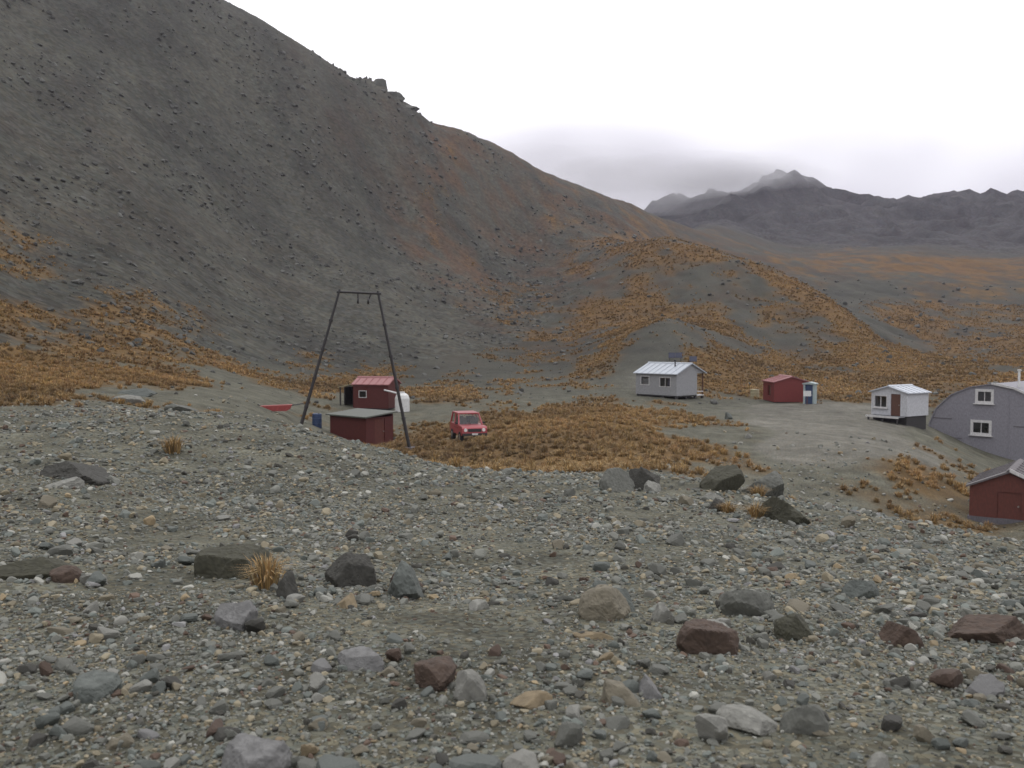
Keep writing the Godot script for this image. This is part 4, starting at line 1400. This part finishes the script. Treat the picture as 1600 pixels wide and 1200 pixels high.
	for c in crag:
		k += 1
		var o := MeshInstance3D.new()
		o.name = numbered("crag")
		o.mesh = rock_mesh(1900 + k * 3, 3, 16, 0.10, Vector3(c[2], c[3] * 1.4, c[2] * 0.8))
		o.material_override = M.stone_grey
		add_child(o)
		o.position = on_ground(c[0], c[1], -c[3] * 0.35)
		tag(o, c[4], "crag")


func where_from(x: float, z: float, marks: Array) -> String:
	var best: Array = marks[0]
	var bd := 1e9
	var th := atan2(x, -z)
	var lr := log(Vector2(x, z).length())
	for m in marks:
		var dx := th - atan2(m[0], -m[1])
		var dl := (lr - log(Vector2(m[0], m[1]).length())) * 0.35
		var d2 := dx * dx + dl * dl
		if d2 < bd:
			bd = d2
			best = m
	var a := th - atan2(best[0], -best[1])
	var l := (lr - log(Vector2(best[0], best[1]).length())) * 0.35
	var dir := ("right of" if a > 0.0 else "left of") if absf(a) > absf(l) else ("beyond" if l > 0.0 else "in front of")
	return ("just " if bd < 0.0022 else "some way ") + dir + " the " + best[2]


# ---------------------------------------------------------------- loose scree of the knoll

func stone_colour(g: RandomNumberGenerator) -> Array:
	var t := g.randf()
	var b := g.randf_range(0.72, 1.30)
	for c in [[0.44, 0.165, 0.168, 0.145, 0], [0.62, 0.140, 0.155, 0.138, 1], [0.78, 0.235, 0.205, 0.140, 3], [0.85, 0.31, 0.308, 0.27, 2], [0.89, 0.110, 0.074, 0.053, 4], [0.96, 0.065, 0.063, 0.052, 5], [0.98, 0.22, 0.218, 0.212, 7], [1.01, 0.27, 0.21, 0.125, 8]]:
		if t < c[0]:
			return [Color(c[1] * b, c[2] * b, c[3] * b), c[4]]
	return [Color(0.2, 0.2, 0.2), 0]


func make_scree() -> void:
	var g := RandomNumberGenerator.new()
	g.seed = 77
	var meshes: Array[ArrayMesh] = []
	for k in 10:
		meshes.append(rock_mesh(300 + k, 2, 11, 0.05))
	var stones := []
	for c in [[0.012, 0.028, 2.2, 8.0, 1200.0], [0.024, 0.055, 2.2, 17.0, 260.0], [0.05, 0.11, 2.2, 34.0, 55.0], [0.10, 0.20, 2.4, 44.0, 7.0], [0.18, 0.34, 3.0, 60.0, 0.5]]:
		var area: float = 0.72 * (c[3] * c[3] - c[2] * c[2])
		for i in int(area * c[4]):
			var r := sqrt(g.randf_range(c[2] * c[2], c[3] * c[3]))
			var th := g.randf_range(-0.72, 0.72)
			var s := c[0] * pow(c[1] / c[0], pow(g.randf(), 1.6)) as float
			var x := sin(th) * r
			var z := -cos(th) * r
			var clump := n_mid.get_noise_2d(x * 4.0, z * 4.0)
			if g.randf() > 0.65 + clump * 1.1:
				continue
			if r > 20.0 and g.randf() < cover_at(x, z) * 1.5:
				continue
			stones.append([s / r * (1.0 if absf(th) < 0.52 and r > 3.6 else 0.0), s, x, z])
	stones.sort_custom(func(a, b): return a[0] > b[0])
	var kinds := ["stone_grey", "stone_blue", "stone_pale", "stone_tan", "stone_red", "stone_dark", "stone_olive", "stone_lilac", "stone_ochre"]
	var words := ["grey", "blue-grey", "pale", "tan", "red-brown", "dark", "olive", "lilac-grey", "ochre"]
	var marks := [[-2.45, -8.3, "big mossy boulder"], [-1.4, -7.85, "squat brown boulder"], [-0.88, -7.6, "grey slabby rock"], [-4.05, -7.75, "low mossy rock"], [-1.85, -6.12, "lilac block"], [0.68, -6.62, "tan wedge boulder"], [1.24, -5.75, "red-brown jagged boulder"], [2.1, -18.6, "pale-topped edge boulder"], [4.62, -20.4, "tallest edge boulder"], [4.5, -15.1, "long olive boulder"], [2.62, -6.18, "small dark red rock"], [3.24, -6.3, "wide reddish slab"], [1.38, -4.3, "light grey cube-like stone"], [-0.44, -4.92, "reddish foreground block"], [-1.08, -3.86, "bottom-edge lilac block"], [-2.16, -4.75, "flat bluish slab"], [-6.95, -14.7, "long dark hump"], [0.55, -4.65, "tan foreground stone"], [2.96, -7.8, "blue-grey pointed rock"]]
	var rest := []
	for k in meshes.size():
		rest.append([])
	for i in stones.size():
		var q: Array = stones[i]
		var s: float = q[1]
		var bs := Basis.from_euler(Vector3(g.randfn(0.0, 0.22), g.randf() * TAU, g.randfn(0.0, 0.22)))
		var sc := Vector3(g.randf_range(0.75, 1.15), g.randf_range(0.38, 0.8), g.randf_range(0.55, 0.95)) * s * 0.62
		var tr := Transform3D(bs.scaled_local(sc), on_ground(q[2], q[3], sc.y * g.randf_range(0.15, 0.5)))
		var v := g.randi() % meshes.size()
		var col := stone_colour(g)
		if i < 260:
			var o := MeshInstance3D.new()
			o.name = numbered("stone")
			o.mesh = meshes[v]
			o.material_override = M[kinds[col[1]]]
			add_child(o)
			o.transform = tr
			var shape := "flat " if sc.y < sc.x * 0.52 else ("blocky " if sc.y > sc.x * 0.75 else "")
			var big := "large " if s > 0.2 else ("small " if s < 0.11 else "")
			tag(o, big + shape + words[col[1]] + " stone " + where_from(q[2], q[3], marks), "stone", "loose stones in the foreground scree")
		else:
			rest[v].append([tr, col[0]])
	var root := Node3D.new()
	root.name = "scree_gravel"
	add_child(root)
	tag(root, "mixed grey and tan scree gravel covering the foreground knoll", "gravel", "", "stuff")
	for v in meshes.size():
		add_copies(root, "gravel", meshes[v], M.scree, rest[v])
	# coarser blocks strewn over the mountainside and the far flats
	var slope := []
	for k in 5:
		slope.append([])
	for i in 60000:
		var r := 70.0 * pow(5.2, sqrt(g.randf()))
		var th := g.randf_range(-0.66, 0.66)
		var x := sin(th) * r
		var z := -cos(th) * r
		var strew := 0.45 + n_patch.get_noise_2d(x * 0.9, z * 0.9) * 1.6
		if r < foot_of_mountain(th):
			strew = 0.12
		if yard_mask(x, z, r) > 0.1 or g.randf() > strew:
			continue
		var s := 0.14 * pow(9.0, pow(g.randf(), 3.2)) * lerpf(0.8, 1.5, smoothstep(80.0, 330.0, r))
		var bs := Basis.from_euler(Vector3(g.randfn(0.0, 0.4), g.randf() * TAU, g.randfn(0.0, 0.4))).scaled_local(Vector3(1.0, 0.7, 0.85) * s * 0.6)
		slope[i % 5].append([Transform3D(bs, on_ground(x, z, s * 0.05)), Color(0.100, 0.100, 0.090) * g.randf_range(0.55, 1.2)])
	root = Node3D.new()
	root.name = "slope_rubble"
	add_child(root)
	tag(root, "coarse grey rock rubble strewn over the scree mountainside", "rubble", "", "stuff")
	for v in 5:
		add_copies(root, "blocks", meshes[v], M.scree, slope[v])


func add_copies(root: Node3D, called: String, mesh: Mesh, m: Material, list: Array) -> void:
	var mm := MultiMesh.new()
	mm.transform_format = MultiMesh.TRANSFORM_3D
	mm.use_colors = true
	mm.mesh = mesh
	mm.instance_count = list.size()
	for i in list.size():
		mm.set_instance_transform(i, list[i][0])
		mm.set_instance_color(i, list[i][1])
	var o := MultiMeshInstance3D.new()
	o.name = called
	o.multimesh = mm
	o.material_override = m
	root.add_child(o, true)


# ---------------------------------------------------------------- tussock grass

func tussock_mesh(sd: int, blades: int, width: float, lean: float) -> ArrayMesh:
	var g := RandomNumberGenerator.new()
	g.seed = sd
	var p := PackedVector3Array()
	var n := PackedVector3Array()
	var c := PackedColorArray()
	for k in blades:
		var a := g.randf() * TAU
		var out := Vector3(cos(a), 0, sin(a))
		var side := Vector3(-sin(a), 0, cos(a)).rotated(Vector3.UP, g.randfn(0.0, 0.5))
		var b := out * g.randf_range(0.0, 0.22)
		var l := g.randf_range(0.55, 1.0)
		var f := g.randf_range(0.10, 1.0) * lean
		var m := b + out * f * l * 0.35 + Vector3.UP * l * (0.62 - 0.12 * f)
		var t := b + out * f * l * 0.95 + Vector3.UP * l * (0.95 - 0.62 * f)
		var w := side * width * g.randf_range(0.6, 1.3)
		var pal := [Color(0.38, 0.25, 0.10), Color(0.31, 0.192, 0.074), Color(0.23, 0.146, 0.065), Color(0.42, 0.31, 0.15), Color(0.16, 0.12, 0.062)]
		var col: Color = pal[g.randi() % pal.size()]
		for q in [[b - w, b + w, m + w * 0.8], [b - w, m + w * 0.8, m - w * 0.8], [m - w * 0.8, m + w * 0.8, t]]:
			var nn: Vector3 = (q[2] - q[0]).cross(q[1] - q[0]).normalized()
			for s in 3:
				p.append(q[s])
				n.append(nn)
				c.append(col)
	var arr := []
	arr.resize(Mesh.ARRAY_MAX)
	arr[Mesh.ARRAY_VERTEX] = p
	arr[Mesh.ARRAY_NORMAL] = n
	arr[Mesh.ARRAY_COLOR] = c
	var am := ArrayMesh.new()
	am.add_surface_from_arrays(Mesh.PRIMITIVE_TRIANGLES, arr)
	return am


func make_tussocks() -> void:
	var g := RandomNumberGenerator.new()
	g.seed = 991
	var fine: Array[ArrayMesh] = []
	var mid: Array[ArrayMesh] = []
	var far: Array[ArrayMesh] = []
	for k in 4:
		fine.append(tussock_mesh(600 + k, 260, 0.010, 0.8))
		mid.append(tussock_mesh(640 + k, 90, 0.026, 0.95))
		far.append(tussock_mesh(680 + k, 30, 0.07, 1.0))
	# the ones that stand apart
	for q in [[-2.02, -7.55, 0.44, 0.34, "straw-coloured grass tuft growing against the big mossy boulder"], [-6.57, -17.9, 0.62, 0.42, "lone golden tussock on the left gravel"], [4.05, -15.3, 0.5, 0.32, "ochre grass tuft at the end of the long olive boulder"], [3.7, -15.8, 0.42, 0.26, "small ochre tuft next to the small dark pointed rock"], [5.4, -20.2, 0.5, 0.32, "ochre tuft between the two biggest edge boulders"]]:
		var o := MeshInstance3D.new()
		o.name = numbered("tussock")
		o.mesh = fine[g.randi() % 4]
		o.material_override = M.tussock
		add_child(o)
		o.position = on_ground(q[0], q[1], -0.03)
		o.scale = Vector3(q[2], q[3] * 1.25, q[2])
		tag(o, q[4], "tussock")
	var keep_out := [[13.0, -86.0, 3.6], [26.2, -88.6, 2.7], [29.0, -69.2, 3.0], [33.5, -74.0, 8.5], [18.85, -36.3, 2.7], [-11.3, -77.3, 2.6], [-9.6, -57.6, 2.4], [27.2, -84.6, 0.9], [-2.4, -50.6, 1.7], [-9.0, -75.4, 0.9]]
	var marks := [[12.8, -86.0, "white hut"], [26.2, -88.6, "red hut"], [29.0, -69.2, "small white hut"], [36.6, -70.6, "lilac-grey lodge"], [19.0, -36.0, "red-brown shed"], [-11.3, -77.3, "red shed"], [-9.6, -57.6, "dark red shed"], [-2.4, -50.6, "red car"], [-8.0, -47.0, "tow pylon"], [-18.6, -45.8, "broad grey outcrop"], [-16.3, -39.2, "pale rock slab"], [-9.85, -27.6, "grey outcrop at the tussock edge"], [2.1, -18.6, "pale-topped edge boulder"], [2.8, -19.7, "dark hollowed edge boulder"], [4.62, -20.4, "tallest edge boulder"], [5.72, -21.0, "broad grey edge boulder"], [4.5, -15.1, "long olive boulder"], [15.5, -66.3, "bluish boulder"], [13.3, -52.0, "small pale boulder"]]
	var list := []
	for c in [[19.0, 75.0, 4.5, 0.20, 0.55], [75.0, 170.0, 3.2, 0.26, 0.58], [170.0, 320.0, 1.2, 0.34, 0.7]]:
		var area: float = 0.70 * (c[1] * c[1] - c[0] * c[0])
		for i in int(area * c[2]):
			var r := sqrt(g.randf_range(c[0] * c[0], c[1] * c[1]))
			var th := g.randf_range(-0.70, 0.70)
			var x := sin(th) * r
			var z := -cos(th) * r
			if g.randf() > grass_mask(x, z, r) * 1.1:
				continue
			var bad := false
			for k in keep_out:
				if (x - k[0]) ** 2 + (z - k[1]) ** 2 < k[2] ** 2:
					bad = true
			if bad:
				continue
			var s: float = c[3] * pow(c[4] / c[3], g.randf())
			list.append([s / r * (1.0 if absf(th) < 0.5 else 0.0), s, x, z, r])
	list.sort_custom(func(a, b): return a[0] > b[0])
	var rest := []
	for k in 8:
		rest.append([])
	for i in list.size():
		var q: Array = list[i]
		var s: float = q[1]
		var v := g.randi() % 4
		var tr := Transform3D(Basis(Vector3.UP, g.randf() * TAU).scaled_local(Vector3(s, s * g.randf_range(0.75, 1.1), s)), on_ground(q[2], q[3], -0.04))
		if i < 220:
			var o := MeshInstance3D.new()
			o.name = numbered("tussock")
			o.mesh = mid[v]
			o.material_override = M.tussock
			add_child(o)
			o.transform = tr
			var big := "large " if s > 0.52 else ("small " if s < 0.4 else "")
			tag(o, big + "golden tussock clump " + where_from(q[2], q[3], marks), "tussock", "tussock clumps beyond the knoll")
		else:
			var b := clampf(0.92 + n_patch.get_noise_2d(q[2] * 2.0, q[3] * 2.0) * 0.7, 0.5, 1.25) * g.randf_range(0.8, 1.15)
			rest[v if q[4] < 75.0 else v + 4].append([tr, Color(b, b * g.randf_range(0.92, 1.0), b * g.randf_range(0.85, 1.0))])
	var root := Node3D.new()
	root.name = "tussock_grass"
	add_child(root)
	tag(root, "golden brown tussock grass covering the flats and moraine spurs", "grass", "", "stuff")
	for v in 8:
		add_copies(root, "clumps", mid[v] if v < 4 else far[v - 4], M.tussock, rest[v])
